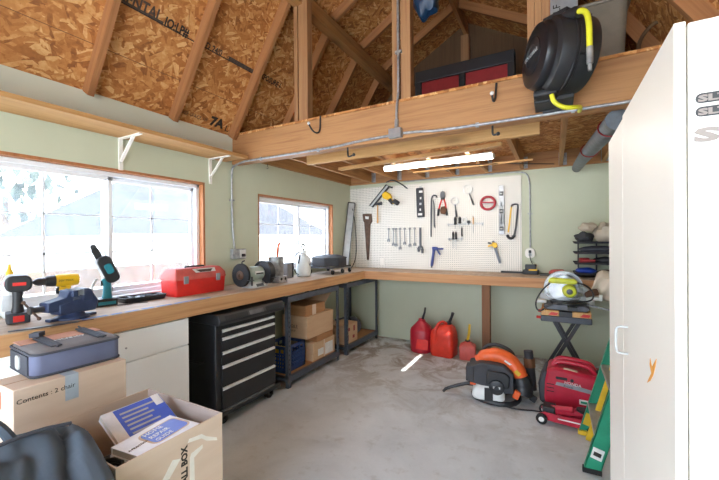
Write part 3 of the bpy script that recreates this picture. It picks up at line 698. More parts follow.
t = thing('parts_tray', 'shallow black tray with odds and ends on bench between saw and red toolbox', 'tray', (-2.66, 1.52, BZ + .001), math.radians(86))
build('tray', MB().loft([[(x * s, y * s, z) for x, y in rrect(.30, .15, .02, 3)] for z, s in ((0, .9), (.035, 1), (.035, .95), (.008, .86))]), 'black', t)
build('divider', MB().box(-.12, .12, -.003, .003, .006, .03).box(-.003, .003, -.06, .06, .006, .03), 'black', t)
for i, (x, y) in enumerate(((-.07, .03), (.05, .035), (.08, -.03), (-.04, -.03))):
    solo('small_part', MB().ob((0, 0, .011), (.06, .02, .022), (0, .25, i)).cyl((-.03, 0, .014), (.035, .01, .017), .008, n=8), ['black_dull', 'dark_steel', 'black_dull', 'dark_steel'][i],
         'small dark metal fitting lying in the shallow black tray', 'fitting', (-2.66 - y, 1.52 + x, BZ + .010), i, group='fittings in the black tray')
solo('charger_cord', MB().tube([(0, 0, .004), (.03, .06, .004), (.0, .12, .004), (.06, .17, .004)], .003, 6, sm=2), 'black', 'thin black cord on the bench beside the teal pruning saw', 'cord', (-2.58, 1.31, BZ))

# ------------------------------------------------------------------ red toolbox
t = thing('toolbox', 'red plastic toolbox with chamfered lid and grey latches on the bench', 'toolbox', (-2.625, 1.93, BZ + .001))
build('body', MB().loft([[(x * s, y * s2, z) for x, y in rrect(.20, .47, .015, 3)] for z, s, s2 in ((0, .93, .96), (.01, .95, .965), (.13, 1, 1))]), 'red', t)
build('rim', MB().prism(rrect(.21, .48, .016, 3), .125, .137, 'z'), 'red_dusty', t)
build('lid', MB().loft([[(x * s, y * s2, z) for x, y in rrect(.205, .475, .014, 3)] for z, s, s2 in ((.137, 1, 1), (.165, .98, .985), (.208, .62, .88), (.213, .5, .86))]), 'red_dusty', t)
build('handle', MB().tube([(0, -.09, .205), (0, -.085, .222), (0, .085, .222), (0, .09, .205)], .007, 8), 'black', t)
lb = build('lid_label', MB().add([(.099, -.06, .1755), (.099, .13, .1755), (.073, .14, .2045), (.073, -.075, .2045)], [(0, 1, 2, 3)]), 'label', t)
build('label_mark', MB().add([(.1, -.02, .178), (.1, .08, .178), (.083, .11, .198), (.083, -.05, .198)], [(0, 1, 2, 3)]), 'ink_grey', lb)
for y in (-.15, .15):
    build('latch', MB().box(.100, .109, y - .02, y + .02, .095, .155), 'grey', t, bevel=.003)

# ------------------------------------------------------------------ grinder
t = thing('bench_grinder', 'grey-green bench grinder with two dark wheels beside the red toolbox', 'grinder', (-2.44, 2.42, BZ + .001))
build('base', MB().loft([[(x * s, y * s, z) for x, y in rrect(.15, .20, .03, 4)] for z, s in ((0, 1), (.012, 1), (.035, .8), (.05, .7))]), 'lgrey', t)
build('switch_plate', MB().ob((.068, 0, .022), (.004, .09, .028), (0, -.5, 0)), 'black', t)
build('motor', MB().rev((0, -.12, .125), (0, 1, 0), [(.04, 0), (.06, .02), (.066, .05), (.066, .17), (.06, .19), (.04, .21)], 24).box(-.035, .035, -.06, .06, .045, .08), 'greygreen', t)
build('name_plate', MB().ob((.066, .0, .135), (.003, .11, .03)), 'label', t); build('name_mark', MB().ob((.068, .0, .128), (.002, .09, .012)), 'ink', t)
for y, s in ((-.16, -1), (.125, 1)):
    wd_ = build('grinding_wheel', MB().rev((0, y - .014, .122), (0, 1, 0), [(.022, 0), (.1, 0), (.104, .004), (.104, .024), (.1, .028), (.022, .028)], 32), 'rubber' if s < 0 else 'black_dull', t)
    build('flange', MB().rev((0, y + s * .014, .122), (0, s, 0), [(.042, 0), (.04, .006), (.018, .009), (.014, .022), (.0, .024)], 18), 'rust', wd_)
    if s > 0: build('wheel_guard', MB().prism(arc((0, 0, .122), .116, -60, 190, 22)and [(p[0], p[2]) for p in arc((0, 0, .122), .116, -60, 190, 22)] + [(p[0], p[2]) for p in arc((0, 0, .122), .108, 190, -60, 22)], y - .03, y + .03, 'y'), 'black', t)
    build('tool_rest', MB().ob((.115, y, .08), (.035, .05, .006)).ob((.1, y + .03 * -s, .07), (.012, .008, .08)), 'dark_steel', t)
build('lamp_arm', MB().tube([(-.02, -.11, .18), (-.03, -.13, .235), (.02, -.14, .25)], .006, 8, sm=2), 'black', t)

# ------------------------------------------------------------------ canister etc.
t = thing('metal_canister', 'round galvanized metal canister on bench in front of far window', 'canister', (-2.52, 2.80, BZ + .001))
build('body', MB().rev((0, 0, 0), (0, 0, 1), [(.073, 0), (.076, .004), (.076, .25), (.08, .253), (.08, .258), (.072, .258), (.072, .02), (.0, .02)], 28), 'galv', t)
ft = build('foot_box', MB().box(.03, .098, -.062, .062, 0, .065), 'galv', t, bevel=.004)
for y in (-.03, .03): build('port', MB().rev((.0981, y, .036), (1, 0, 0), [(.014, 0), (.014, .001), (0, .001)], 16), 'slot', ft)
solo('orange_handle', MB().tube([(-.01, 0, 0), (0, 0, .2), (.0, .012, .33), (.008, .035, .385)], [.009, .011, .012, .010], 10, sm=1), 'orange_b', 'orange handled tool poking up out of the galvanized canister', 'hand tool', (-2.52, 2.815, BZ + .022))
t = thing('grey_heater', 'slim grey and black box standing between canister and white sprayer', 'box', (-2.66, 3.14, BZ + .001))
build('body', MB().box(-.05, .05, -.05, .03, 0, .17), 'grey', t, bevel=.006); build('front_panel', MB().box(-.045, .052, .031, .05, .005, .175), 'black', t, bevel=.004)
t = thing('pump_sprayer', 'white plastic pump sprayer with black handle on bench at far window', 'sprayer', (-2.60, 3.36, BZ + .001))
build('tank', MB().rev((0, 0, 0), (0, 0, 1), [(.07, 0), (.082, .01), (.086, .05), (.086, .17), (.075, .22), (.05, .25), (.034, .262), (.034, .285), (.0, .285)], 28), 'poly', t)
build('collar', MB().rev((0, 0, .285), (0, 0, 1), [(.036, 0), (.036, .02), (.02, .025), (0, .025)], 18), 'poly', t)
build('pump_handle', MB().tube(arc((0, 0, .34), .032, -40, 220, 14, 'yz'), .009, 8).cyl((0, 0, .305), (0, 0, .33), .01), 'black', t)
build('hose', MB().tube([(0, -.03, .27), (0, -.09, .29), (.01, -.17, .25), (.01, -.21, .15), (.01, -.16, .05), (.01, -.10, .03)], .005, 8, sm=2), 'black', t)
build('wand', MB().cyl((.03, -.13, .16), (.02, -.09, .26), .009, n=10), 'black', t)
lettering('HDX', .04, 'ink', t, (.088, -.01, .13), (0, 1, 0), (0, 0, 1), ext=.001)

t = thing('wheeled_caddy', 'low octagonal black caddy on a castered frame, bench corner by window', 'caddy', (-2.55, 3.82, BZ + .001))
oct_ = lambda r, z, k=1.0: [(r * math.cos(PI / 8 + i * PI / 4) * k, r * math.sin(PI / 8 + i * PI / 4), z) for i in range(8)]
build('body', MB().loft([oct_(.235, .098, .95), oct_(.24, .11, .95), oct_(.24, .195, .95)]), 'black_dull', t, bevel=.006)
build('lid', MB().loft([oct_(.247, .195, .95), oct_(.247, .206, .95), oct_(.15, .232, .95), oct_(.14, .234, .95)]), 'black_dull', t)
build('frame', MB().bar((-.17, -.2, .085), (-.17, .26, .085), .025, .02).bar((.17, -.2, .085), (.17, .26, .085), .025, .02).bar((-.18, -.2, .085), (.18, -.2, .085), .025, .02).bar((-.18, .2, .085), (.18, .2, .085), .025, .02), 'dark_steel', t)
for x, y in ((.17, -.17), (.17, .06), (.17, .24), (-.17, -.17), (-.17, .24)):
    c = build('caster', MB().box(x - .012, x + .012, y - .015, y + .015, .03, .078), 'steel', t); build('wheel', MB().rev((x - .012, y, .03), (1, 0, 0), [(.026, 0), (.03, .004), (.03, .02), (.026, .024)], 18), 'rubber', c)

t = thing('light_trough', 'long grey metal trough with dark edges leaning in the corner by window', 'trough', (-2.735, 4.38, BZ + .001))
a, b = Vector((.07, .03, .03)), Vector((.0, .365, .985)); nn = Vector((.5, -.85, .25)).normalized(); dd = (b - a).normalized(); ww = dd.cross(nn).normalized()
build('channel', MB().bar(a, b, .095, .012, nn), 'lgrey', t)
for s_ in (-1, 1): build('edge', MB().bar(a + ww * .05 * s_ + nn * .008, b + ww * .05 * s_ + nn * .008, .010, .03, nn), 'black_dull', t)
build('end_cap', MB().bar(b + nn * .008, b + nn * .008 + dd * .008, .11, .03, nn), 'black_dull', t)
solo('power_cord', MB().tube([(0, .33, .9), (.02, .37, .7), (.03, .385, .4), (.05, .34, .16), (.07, .22, .05), (.09, .1, .008), (.1, .04, .006)], .006, 8, sm=2), 'black', 'black cord hanging down from the leaning grey trough onto the bench', 'cord', (-2.70, 4.38, BZ))

# ------------------------------------------------------------------ conduits and boxes
def conduit(nm, label, pts, r=.0095, sm=2, straps=()):
    t = thing(nm, label, 'conduit', pts[0]); build('pipe', MB().tube(pts, r, 10, sm=sm), 'galv', t, w=True)
    for p, d in straps: build('strap', MB().ob(p, d), 'galv', t, w=True)
    return t
conduit('electrical_conduit', 'grey conduit running down the left wall from beam to metal outlet box', [(-2.60, 2.47, 2.215), (-2.70, 2.469, 2.20), (-2.775, 2.468, 2.17), (-2.783, 2.468, 2.08), (-2.783, 2.47, 1.6), (-2.783, 2.50, 1.36)], straps=[((-2.785, 2.469, 1.85), (.02, .05, .015))])
conduit('electrical_conduit', 'grey conduit along the lower beam edge, left of the junction box', [(-2.60, 2.471, 2.215), (-1.6, 2.471, 2.215), (-1.35, 2.471, 2.235), (-1.09, 2.471, 2.237)], straps=[((-1.75, 2.474, 2.215), (.02, .016, .03)), ((-2.4, 2.474, 2.215), (.02, .016, .03))])
conduit('electrical_conduit', 'grey conduit along the lower beam edge, right of the junction box', [(-.98, 2.471, 2.24), (-.85, 2.471, 2.235), (-.7, 2.471, 2.215), (.76, 2.471, 2.215)], straps=[((-.45, 2.474, 2.216), (.02, .016, .03)), ((.1, 2.474, 2.216), (.02, .016, .03))])
conduit('electrical_conduit', 'grey conduit rising from junction box up the loft post', [(-1.03, 2.47, 2.28), (-1.03, 2.47, 2.45), (-1.022, 2.485, 2.52), (-1.02, 2.487, 2.7), (-1.02, 2.487, 4.05)], straps=[((-1.02, 2.49, 2.86), (.05, .02, .02))])
t = thing('junction_box', 'square galvanized junction box on the beam where conduits meet', 'junction box', (-1.035, 2.482, 2.25))
build('box', MB().box(-.05, .05, -.045, -.001, -.04, .03), 'galv', t, bevel=.004); build('connector', MB().cyl((0.005, -.015, .03), (0.005, -.012, .10), .016, .014), 'galv', t); build('cover', MB().box(-.047, .047, -.048, -.045, -.037, .027), 'steel', t)
t = thing('outlet_box', 'galvanized outlet box on left wall above the bench grinder', 'outlet', (XL + .001, 2.535, 1.27))
build('box', MB().box(0, .04, -.085, .085, 0, .10), 'galv', t, bevel=.004); build('cover', MB().box(.04, .043, .0, .075, .01, .09), 'label', t); build('plug', MB().box(.043, .07, .02, .05, .02, .05), 'black', t, bevel=.004)
conduit('electrical_conduit', 'grey conduit curving down back wall to outlet right of pegboard', [(-1.9, 4.795, 2.276), (-.9, 4.795, 2.276), (-.40, 4.795, 2.274), (-.30, 4.797, 2.25), (-.265, 4.798, 2.17), (-.26, 4.798, 2.0), (-.26, 4.799, 1.33)], straps=[((-.26, 4.803, 1.75), (.05, .012, .015)), ((-.7, 4.803, 2.276), (.015, .012, .05))])
t = thing('wall_outlet', 'round-cornered white outlet on back wall right of the pegboard', 'outlet', (-.262, YB - .001, 1.27))
build('plate', MB().prism(rrect(.11, .12, .045, 6), -.03, 0, 'y'), 'white', t, bevel=.004); build('socket', MB().box(-.018, .018, -.033, -.03, -.035, -.005), 'lgrey', t); build('plug', MB().box(-.014, .014, -.055, -.031, .0, .035), 'black', t, bevel=.004)
build('cord', MB().tube([(0, -.05, .0), (.0, -.06, -.06), (.03, -.06, -.14), (.07, -.06, -.22), (.09, -.08, -.243)], .005, 8, sm=2), 'black', t)
# ------------------------------------------------------------------ pegboard wall
PY = YB - .012
solo('pegboard', MB().box(XL + .001, -.355, PY, YB - .001, BZ + .001, 2.232), 'peg', 'large white pegboard covering the back wall above the bench', 'pegboard', (0, 0, 0))
def peg(nm, label, cat, x, z, y=None, group=None): 
    t = thing(nm, label, cat, (x, (PY - .001) if y is None else y, z), group=group); d = PY - .001 - t.location.y
    build('peg_hook', MB().tube([(0, d + .0125, .008), (0, min(d - .012, -.006), .006), (0, min(d - .03, -.02), .0), (0, min(d - .034, -.024), .012)], .003, 6), 'steel', t); return t
def tp_(pts, y=-.012): return [(p[0], y, p[1]) for p in pts]
# hand saw
t = peg('hand_saw', 'wooden-handled hand saw hanging blade down at the pegboard left end', 'saw', -2.49, 1.84)
build('blade', MB().prism([(-.055, -.10), (.06, -.12), (.025, -.70), (-.012, -.70)], -.010, -.008, 'y'), 'rust', t)
build('handle', MB().prism([(-.075, 0), (.075, -.006), (.085, -.12), (.05, -.17), (-.03, -.15), (-.065, -.11)], -.022, -.001, 'y'), 'rust', t, bevel=.005)
build('handle_opening', MB().prism([(-.03, -.04), (.035, -.045), (.03, -.085), (-.02, -.08)], -.024, -.0215, 'y'), 'label', t)
# collated screw gun
t = peg('screw_gun', 'yellow and black screw gun with long white strip feed hanging diagonally', 'power tool', -2.26, 2.08)
build('feed_rail', MB().bar((-.145, -.04, -.13), (.125, -.04, .15), .05, .03, (0, 1, 0)), 'lgrey', t); build('rail_edge', MB().bar((-.165, -.05, -.125), (.115, -.05, .165), .012, .034, (0, 1, 0)), 'black', t); build('rail_edge', MB().bar((-.12, -.05, -.15), (.15, -.05, .13), .012, .034, (0, 1, 0)), 'black', t)
build('motor_body', MB().prism([(.04, .03), (.10, .07), (.17, .03), (.19, -.03), (.13, -.06), (.06, -.03)], -.075, -.005, 'y'), 'yellow', t, bevel=.012)
build('handle', MB().bar((.14, -.04, -.03), (.21, -.04, -.11), .05, .045, (0, 1, 0)), 'black', t); build('grip', MB().bar((.16, -.04, -.06), (.235, -.04, -.1), .05, .03, (0, 1, 0)), 'yellow', t); build('battery', MB().ob((.255, -.04, -.095), (.09, .06, .06), (0, .6, 0)), 'black', t, bevel=.006)
build('hook', MB().bar((.08, -.03, .16), (.20, -.03, .12), .02, .02), 'black', t)
# hammer
t = peg('hammer', 'small hammer with tan wooden handle hanging under the yellow screw gun', 'hammer', -2.295, 1.975)
build('head', MB().cyl((-.055, -.035, 0), (.045, -.035, .005), .019, n=12).cyl((.045, -.035, .005), (.062, -.035, .005), .025, n=12).ob((-.06, -.035, 0), (.03, .03, .012)), 'dark_steel', t); build('handle', MB().tube([(-.005, -.035, .02), (-.008, -.035, -.15), (-.01, -.035, -.285)], [.009, .011, .013], 10), 'tan_wood', t)
build('peg_hook', MB().box(-.03, -.024, -.05, 0, -.025, -.02).box(.012, .018, -.05, 0, -.025, -.02), 'steel', t)
# small black cased set
t = peg('bit_set_case', 'narrow black case of bits hanging on the pegboard, right of screw gun', 'case', -1.645, 1.96)
build('case', MB().prism(rrect(.10, .41, .012, 3), -.04, -.001, 'y').rot((0, -.04, 0)), 'black_dull', t, bevel=.004)
for k, (z, w, c) in enumerate(((.15, .05, 'label'), (.06, .02, 'label'), (-.02, .03, 'lgrey'), (-.10, .02, 'label'), (-.165, .06, 'label'))): build('window', MB().box(-.01 - w / 2 + .02, -.01 + w / 2 + .02, -.043, -.0405, z - .015, z + .015).move((-z * .04 * -1, 0, 0)), c, t)
build('hang_tab', MB().prism(rrect(.04, .03, .008, 3), -.012, -.008, 'y').move((.0, 0, .215)), 'lgrey', t)
# pry bars
t = peg('pry_bar', 'long dark crowbar with hooked top on pegboard, left of bolt cutter', 'pry bar', -1.48, 2.03)
build('bar', MB().tube([(.075, -.02, -.02), (.065, -.02, .012), (.03, -.02, .02), (0, -.02, 0), (-.005, -.02, -.1), (-.015, -.02, -.55)], [.008, .01, .011, .012, .012, .009], 10, sm=1), 'dark_steel', t)
t = peg('pry_bar', 'shorter slim pry bar hanging just beside the long crowbar', 'pry bar', -1.448, 1.98)
build('bar', MB().tube([(-.012, -.02, .0), (.0, -.02, -.06), (.0, -.02, -.34), (.012, -.02, -.38)], [.008, .009, .009, .006], 8, sm=1), 'dark_steel', t)
# bolt cutter
t = peg('bolt_cutter', 'bolt cutter with red arms and black grips hanging on pegboard', 'bolt cutter', -1.325, 2.10)
build('jaw', MB().prism([(-.03, -.02), (0, .0), (.03, -.02), (.035, -.09), (-.035, -.09)], -.035, -.012, 'y'), 'dark_steel', t, bevel=.004); build('pivot', MB().ob((0, -.025, -.105), (.05, .03, .03)), 'black', t, bevel=.003)
for s, e_ in ((-1, -.07), (1, .055)):
    ar = build('arm', MB().tube([(.012 * s, -.024, -.10), (.03 * s, -.024, -.16), (e_ * .8, -.024, -.24)], .011, 8, sm=1), 'red', t); build('grip', MB().tube([(e_ * .8, -.024, -.24), (e_, -.024, -.335)], .015, 10), 'black', t)
solo('leather_pouch', MB().prism([(-.03, .05), (.02, .06), (.045, .0), (.02, -.055), (-.03, -.04), (-.045, 0)], -.03, -.001, 'y'), 'leather', 'small brown leather sheath hanging between the bolt cutter arms', 'sheath', (-1.312, PY - .037, 1.83), bevel=.006)
# filter wrenches
def fwrench(x, z, r, hx_, hz, lab):
    t = peg('filter_wrench', lab, 'wrench', x, z); build('band', MB().rev((0, -.030, 0), (0, 1, 0), [(r, 0), (r + .006, 0), (r + .006, .022), (r, .022)], 28, closed=True), 'steel', t)
    d = Vector((hx_, 0, hz)).normalized(); build('shank', MB().bar(Vector((0, -.018, 0)) + d * (r + .004), Vector((0, -.018, 0)) + d * (r + .09), .022, .014), 'dark_steel', t); build('grip', MB().bar(Vector((0, -.018, 0)) + d * (r + .08), Vector((0, -.018, 0)) + d * (r + .17), .028, .02), 'black', t)
fwrench(-1.165, 1.955, .046, .1, -1, 'silver ring filter wrench with straight grip, next to bolt cutter'); fwrench(-.995, 2.10, .054, .35, -1, 'silver ring filter wrench with tilted grip, uppermost on the pegboard')
# red straps
t = peg('strap_wrench', 'red rubber loop strap hanging on the pegboard beside the level', 'strap', -.743, 1.903)
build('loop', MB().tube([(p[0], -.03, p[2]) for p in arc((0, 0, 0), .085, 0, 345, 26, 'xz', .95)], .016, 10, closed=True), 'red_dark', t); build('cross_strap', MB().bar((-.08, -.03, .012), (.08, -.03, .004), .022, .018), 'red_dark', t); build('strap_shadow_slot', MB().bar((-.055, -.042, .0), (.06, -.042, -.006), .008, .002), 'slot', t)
# level
t = peg('spirit_level', 'long silver spirit level with three vials hanging upright on pegboard', 'level', -.582, 1.808)
build('rail', MB().box(-.03, .03, -.03, -.002, .05, .305).box(-.03, .03, -.03, -.002, -.305, -.25).box(-.03, -.022, -.03, -.002, -.25, .05).box(.022, .03, -.03, -.002, -.25, .05).box(-.03, .03, -.03, -.002, -.18, -.05).box(-.01, .01, -.03, -.002, -.25, .1), 'galv', t)
for z in (.205, -.015, -.235): v = build('vial', MB().box(-.024, .024, -.034, -.002, z - .026, z + .026), 'black', t, bevel=.004); build('bubble', MB().cyl((-.012, -.035, z), (.012, -.035, z), .008, n=8), 'label', v)
# hacksaw
t = peg('hacksaw', 'hacksaw with dark frame and yellow edge hanging beside the level', 'saw', -.44, 1.87)
build('frame', MB().tube([(-.028, -.02, -.03), (-.02, -.02, 0), (.045, -.02, .005), (.045, -.02, -.05), (.015, -.02, -.36), (-.02, -.02, -.40)], .011, 8, sm=1), 'dark_steel', t)
build('blade', MB().bar((-.025, -.02, -.01), (-.065, -.02, -.345), .004, .018, (1, 0, 0)), 'yellow', t); build('handle', MB().tube([(-.08, -.02, -.375), (-.06, -.02, -.415), (-.02, -.02, -.42), (.01, -.02, -.38)], .018, 10, sm=1), 'black', t)
# quick clamp
t = peg('bar_clamp', 'yellow trigger clamp on a black bar, low on the pegboard right side', 'clamp', -.66, 1.36)
build('bar', MB().bar((-.026, -.03, .06), (.058, -.03, -.22), .014, .028, (1, 0, 0)), 'dark_steel', t); build('body', MB().prism([(-.03, .045), (.02, .03), (.03, -.02), (-.005, -.03), (-.04, 0)], -.05, -.012, 'y'), 'yellow', t, bevel=.006); build('trigger', MB().bar((-.03, -.03, .015), (-.085, -.03, -.01), .025, .02), 'yellow', t); build('jaw_pad', MB().bar((-.05, -.03, .03), (-.085, -.03, .035), .03, .02), 'black', t)
# blue clamp / caulking gun
t = peg('caulking_gun', 'blue trigger tool hanging nose down near the pegboard bottom', 'caulking gun', -1.45, 1.31)
build('barrel', MB().bar((.0, -.03, .0), (-.034, -.03, -.23), .03, .03, (1, 0, 0)), 'blue', t); build('head', MB().ob((.01, -.03, .01), (.07, .04, .045)), 'blue', t, bevel=.006); build('arm', MB().bar((.02, -.03, .005), (.125, -.03, .005), .025, .022), 'blue', t); build('trigger', MB().bar((.04, -.03, -.005), (.085, -.03, -.075), .02, .018), 'blue', t); build('nozzle', MB().cyl((-.034, -.03, -.23), (-.037, -.03, -.255), .012, .006, 10), 'black', t)
# racks and screwdrivers
for i, (x0, x1, z) in enumerate(((-1.27, -.795, 1.64), (-1.262, -1.06, 1.447))):
    t = peg('tool_rack', ['long wire tool rack holding drivers at mid height of the pegboard', 'short wire tool rack with two screwdrivers, lower of two racks'][i], 'rack', (x0 + x1) / 2, z)
    h = (x1 - x0) / 2; build('rail', MB().bar((-h, -.03, 0), (h, -.03, 0), .006, .006).bar((-h, -.012, .01), (h, -.012, .01), .006, .006), 'steel', t)
    lp = MB(); n = 9 if i == 0 else 5
    for k in range(n): x = -h + 2 * h * (k + .5) / n; lp.tube([(x - .012, -.03, 0), (x - .012, -.05, -.004), (x + .012, -.05, -.004), (x + .012, -.03, 0)], .0025, 6)
    for x in (-h + .02, h - .02): lp.box(x - .003, x + .003, -.03, 0, -.02, .015)
    build('loop', lp, 'steel', t)
def driver(x, z, hl, sl, mat, lab, r=.014, shaft='steel'):
    t = peg('screwdriver', lab, 'screwdriver', x, z, PY - .042); build('handle', MB().rev((0, 0, -hl), (0, 0, 1), [(r * .6, 0), (r, .01), (r * .85, hl * .3), (r, hl * .8), (r * .6, hl)], 12), mat, t)
    if sl: build('shaft', MB().cyl((0, 0, -hl - sl), (0, 0, -hl + .005), .0035, n=8), shaft, t)
driver(-1.156, 1.735, .10, .05, 'black', 'fat black screwdriver in the long rack, directly below a ring wrench', .021); driver(-1.096, 1.735, .085, .06, 'black', 'black screwdriver in the long rack beside the white roll', .02)
driver(-.925, 1.735, .10, .11, 'tan_wood', 'thin wooden-handled awl standing alone in the long wire rack', .009); driver(-1.07, 1.60, .12, .03, 'black_dull', 'slim dark driver hanging just under the long wire rack', .011)
driver(-1.186, 1.54, .10, .12, 'black', 'black screwdriver in the short rack, on its left side', .015); driver(-1.148, 1.54, .10, .13, 'black', 'black screwdriver in the short rack, on its right side', .015)
solo('tape_roll', MB().rev((0, -.03, 0), (0, 1, 0), [(.02, 0), (.042, 0), (.042, .024), (.02, .024)], 22, closed=True), 'label', 'white tape roll hanging among the screwdrivers', 'tape', (-1.04, PY - .001, 1.70))
solo('chuck_key', MB().cyl((0, -.04, 0), (0, -.002, 0), .02, n=14).ob((0, -.03, -.02), (.012, .012, .04)), 'black', 'stubby black round tool on the pegboard right of white tape roll', 'hand tool', (-.985, PY - .001, 1.668))
# wrenches
wr_ = [(-2.135, 1.60, 1.43), (-2.06, 1.60, 1.37), (-2.018, 1.60, 1.36), (-1.955, 1.60, 1.315), (-1.884, 1.60, 1.385), (-1.805, 1.60, 1.355), (-1.732, 1.60, 1.37)]
wl_ = ['shortest combination wrench, at the left end of the hanging wrench row', 'second combination wrench from the left end of the hanging row', 'third combination wrench, close against the second one', 'longest combination wrench, fourth in the hanging row',
       'slim combination wrench just right of the longest one', 'combination wrench second from the adjustable wrench', 'combination wrench hanging next to the big adjustable wrench']
for (x, z1, z0), lb_ in zip(wr_, wl_):
    L = z1 - z0; k = .7 + L; t = peg('combination_wrench', lb_, 'wrench', x, z1, group='wrenches hanging on the pegboard')
    build('shank', MB().bar((0, -.016, -.015), (0, -.016, -L + .015), .012 * k, .006, (0, 1, 0)), 'wrench', t)
    build('ring_end', MB().rev((0, -.021, 0), (0, 1, 0), [(.008 * k, 0), (.017 * k, 0), (.017 * k, .010), (.008 * k, .010)], 16, closed=True), 'wrench', t)
    build('open_end', MB().prism([(-.008, .02), (.008, .02), (.022, .0), (.02, -.024), (.008, -.03), (.006, -.012), (-.006, -.012), (-.008, -.03), (-.02, -.024), (-.022, 0)], -.020, -.012, 'y').move((0, 0, -L + .012)), 'wrench', t)
t = peg('adjustable_wrench', 'big adjustable wrench hanging last in the wrench row', 'wrench', -1.65, 1.60)
build('handle', MB().bar((0, -.018, .01), (0, -.018, -.25), .028, .012, (0, 1, 0)), 'dark_steel', t); build('jaw', MB().prism([(-.03, 0), (.03, 0), (.045, -.05), (.04, -.10), (.015, -.10), (.012, -.05), (-.01, -.045), (-.012, -.08), (-.04, -.08), (-.045, -.03)], -.026, -.008, 'y').move((0, 0, -.25)), 'dark_steel', t, bevel=.003)
build('knurl', MB().cyl((.0, -.03, -.28), (.03, -.03, -.28), .012, n=10), 'steel', t)
solo('blank_plate', MB().prism(rrect(.06, .10, .006, 3), -.006, 0, 'y'), 'cab_white', 'small blank white plate low on the pegboard above the bench', 'plate', (-2.245, PY - .001, 1.12))
solo('black_cable', MB().tube([(0, 0, .03), (.10, -.01, .06), (.22, -.01, .0), (.33, -.005, -.085)], .009, 8, sm=2), 'black', 'short black cable drooping from the joists over the pegboard top', 'cable', (-2.16, PY - .03, 2.255))

# ------------------------------------------------------------------ back bench
solo('marker_pen', MB().bar((-.13, 0, .012), (.13, 0, .012), .03, .022).bar((.13, 0, .012), (.17, 0, .012), .015, .012), 'black', 'flat black bar lying on the back bench below the pegboard corner', 'bar', (-.46, 4.745, BZ + .001), rz=-.03)
t = thing('battery_charger', 'black and yellow battery charger on back bench below the outlet', 'charger', (-.25, 4.70, BZ + .001))
build('base', MB().prism(rrect(.17, .12, .015, 3), 0, .05, 'z'), 'black', t, bevel=.006); build('battery', MB().prism(rrect(.12, .09, .012, 3), .05, .115, 'z'), 'black', t, bevel=.006); build('stripe', MB().box(-.02, .07, -.062, -.046, .045, .062), 'yellow', t)
solo('red_tool', MB().prism([(-.09, 0), (.09, 0), (.085, .03), (.05, .052), (-.06, .048), (-.09, .025)], -.04, .04, 'y'), 'red_dusty', 'small dusty red case on the back bench behind the miter saw', 'case', (.03, 4.70, BZ + .013), bevel=.006)
solo('rubber_mat', MB().box(-.2, .2, -.12, .1, 0, .012), 'black', 'black mat lying on back bench under the red case', 'mat', (.05, 4.68, BZ + .0005))
t = thing('letter_tray_stack', 'stack of four black trays on the back bench by the white cabinet', 'trays', (.42, 4.632, BZ + .001))
for k in range(4):
    z = .03 + k * .112
    m = MB().loft([[(x * s, y * s, zz) for x, y in rrect(.48, .34, .03, 4)] for zz, s in ((z, .94), (z + .006, .96), (z + .022, 1), (z + .022, .985), (z + .008, .95))]); build('tray', m, 'black_dull', t)
for x, y in ((-.185, .11), (.18, .11), (-.01, .13), (.18, -.12)): build('upright', MB().box(x - .007, x + .007, y - .014, y + .014, 0, .37), 'black', t)
TX, TY, TZ = .42, 4.632, BZ + .001
solo('blue_cloth_case', MB().ball((0, 0, .034), (.10, .07, .034), 16, 8, lambda u: 1 + .06 * math.sin(6 * u.x)), 'blue_b', 'bright blue soft case in the lowest black tray', 'case', (TX - .12, TY - .06, TZ + .038))
solo('brown_glove', MB().ball((0, 0, .025), (.08, .06, .025), 14, 8, lambda u: 1 + .1 * math.sin(5 * u.y)), 'leather', 'reddish brown glove in the lowest black tray, right of the blue case', 'glove', (TX + .06, TY - .08, TZ + .038))
solo('red_grip_tool', MB().ob((0, 0, .03), (.09, .06, .06), (0, 0, .2)).cyl((-.02, -.03, .03), (.1, -.04, .03), .018, n=10), 'red_loft', 'dark red gripped tool in the second black tray from the bottom', 'hand tool', (TX - .14, TY - .07, TZ + .150), bevel=.004)
solo('black_bundle', MB().ball((0, 0, .038), (.11, .08, .038), 14, 8, lambda u: 1 + .08 * math.sin(7 * u.x + 2)), 'black_dull', 'dark bundle filling the second black tray from the bottom', 'bundle', (TX + .06, TY - .04, TZ + .150))
solo('grey_bundle', MB().ball((0, 0, .04), (.20, .10, .04), 18, 8, lambda u: 1 + .05 * math.sin(9 * u.x)), 'strap', 'charcoal folded cloth filling the third black tray', 'cloth', (TX, TY - .03, TZ + .262))
for i, (x, y, z, r, s) in enumerate(((-.13, 0, .373, (.09, .10, .06), 0), (.08, -.02, .373, (.12, .12, .11), 1), (-.10, -.03, .45, (.08, .07, .05), 2))):
    solo('rag_bundle', MB().ball((0, 0, r[2]), r, 20, 12, lambda u: 1 + .12 * math.sin(6 * u.x + 3 * u.z + s) + .08 * math.sin(11 * u.y + 5 * u.z + s)), ['black_dull', 'rag', 'rag'][i],
         ['crumpled black bag at the left of the top black tray', 'big crumpled beige rag on the top black tray', 'small beige rag heaped upon the black bag'][i], 'rag', (TX + x, TY + y, TZ + z + (.0 if i < 2 else .045)))
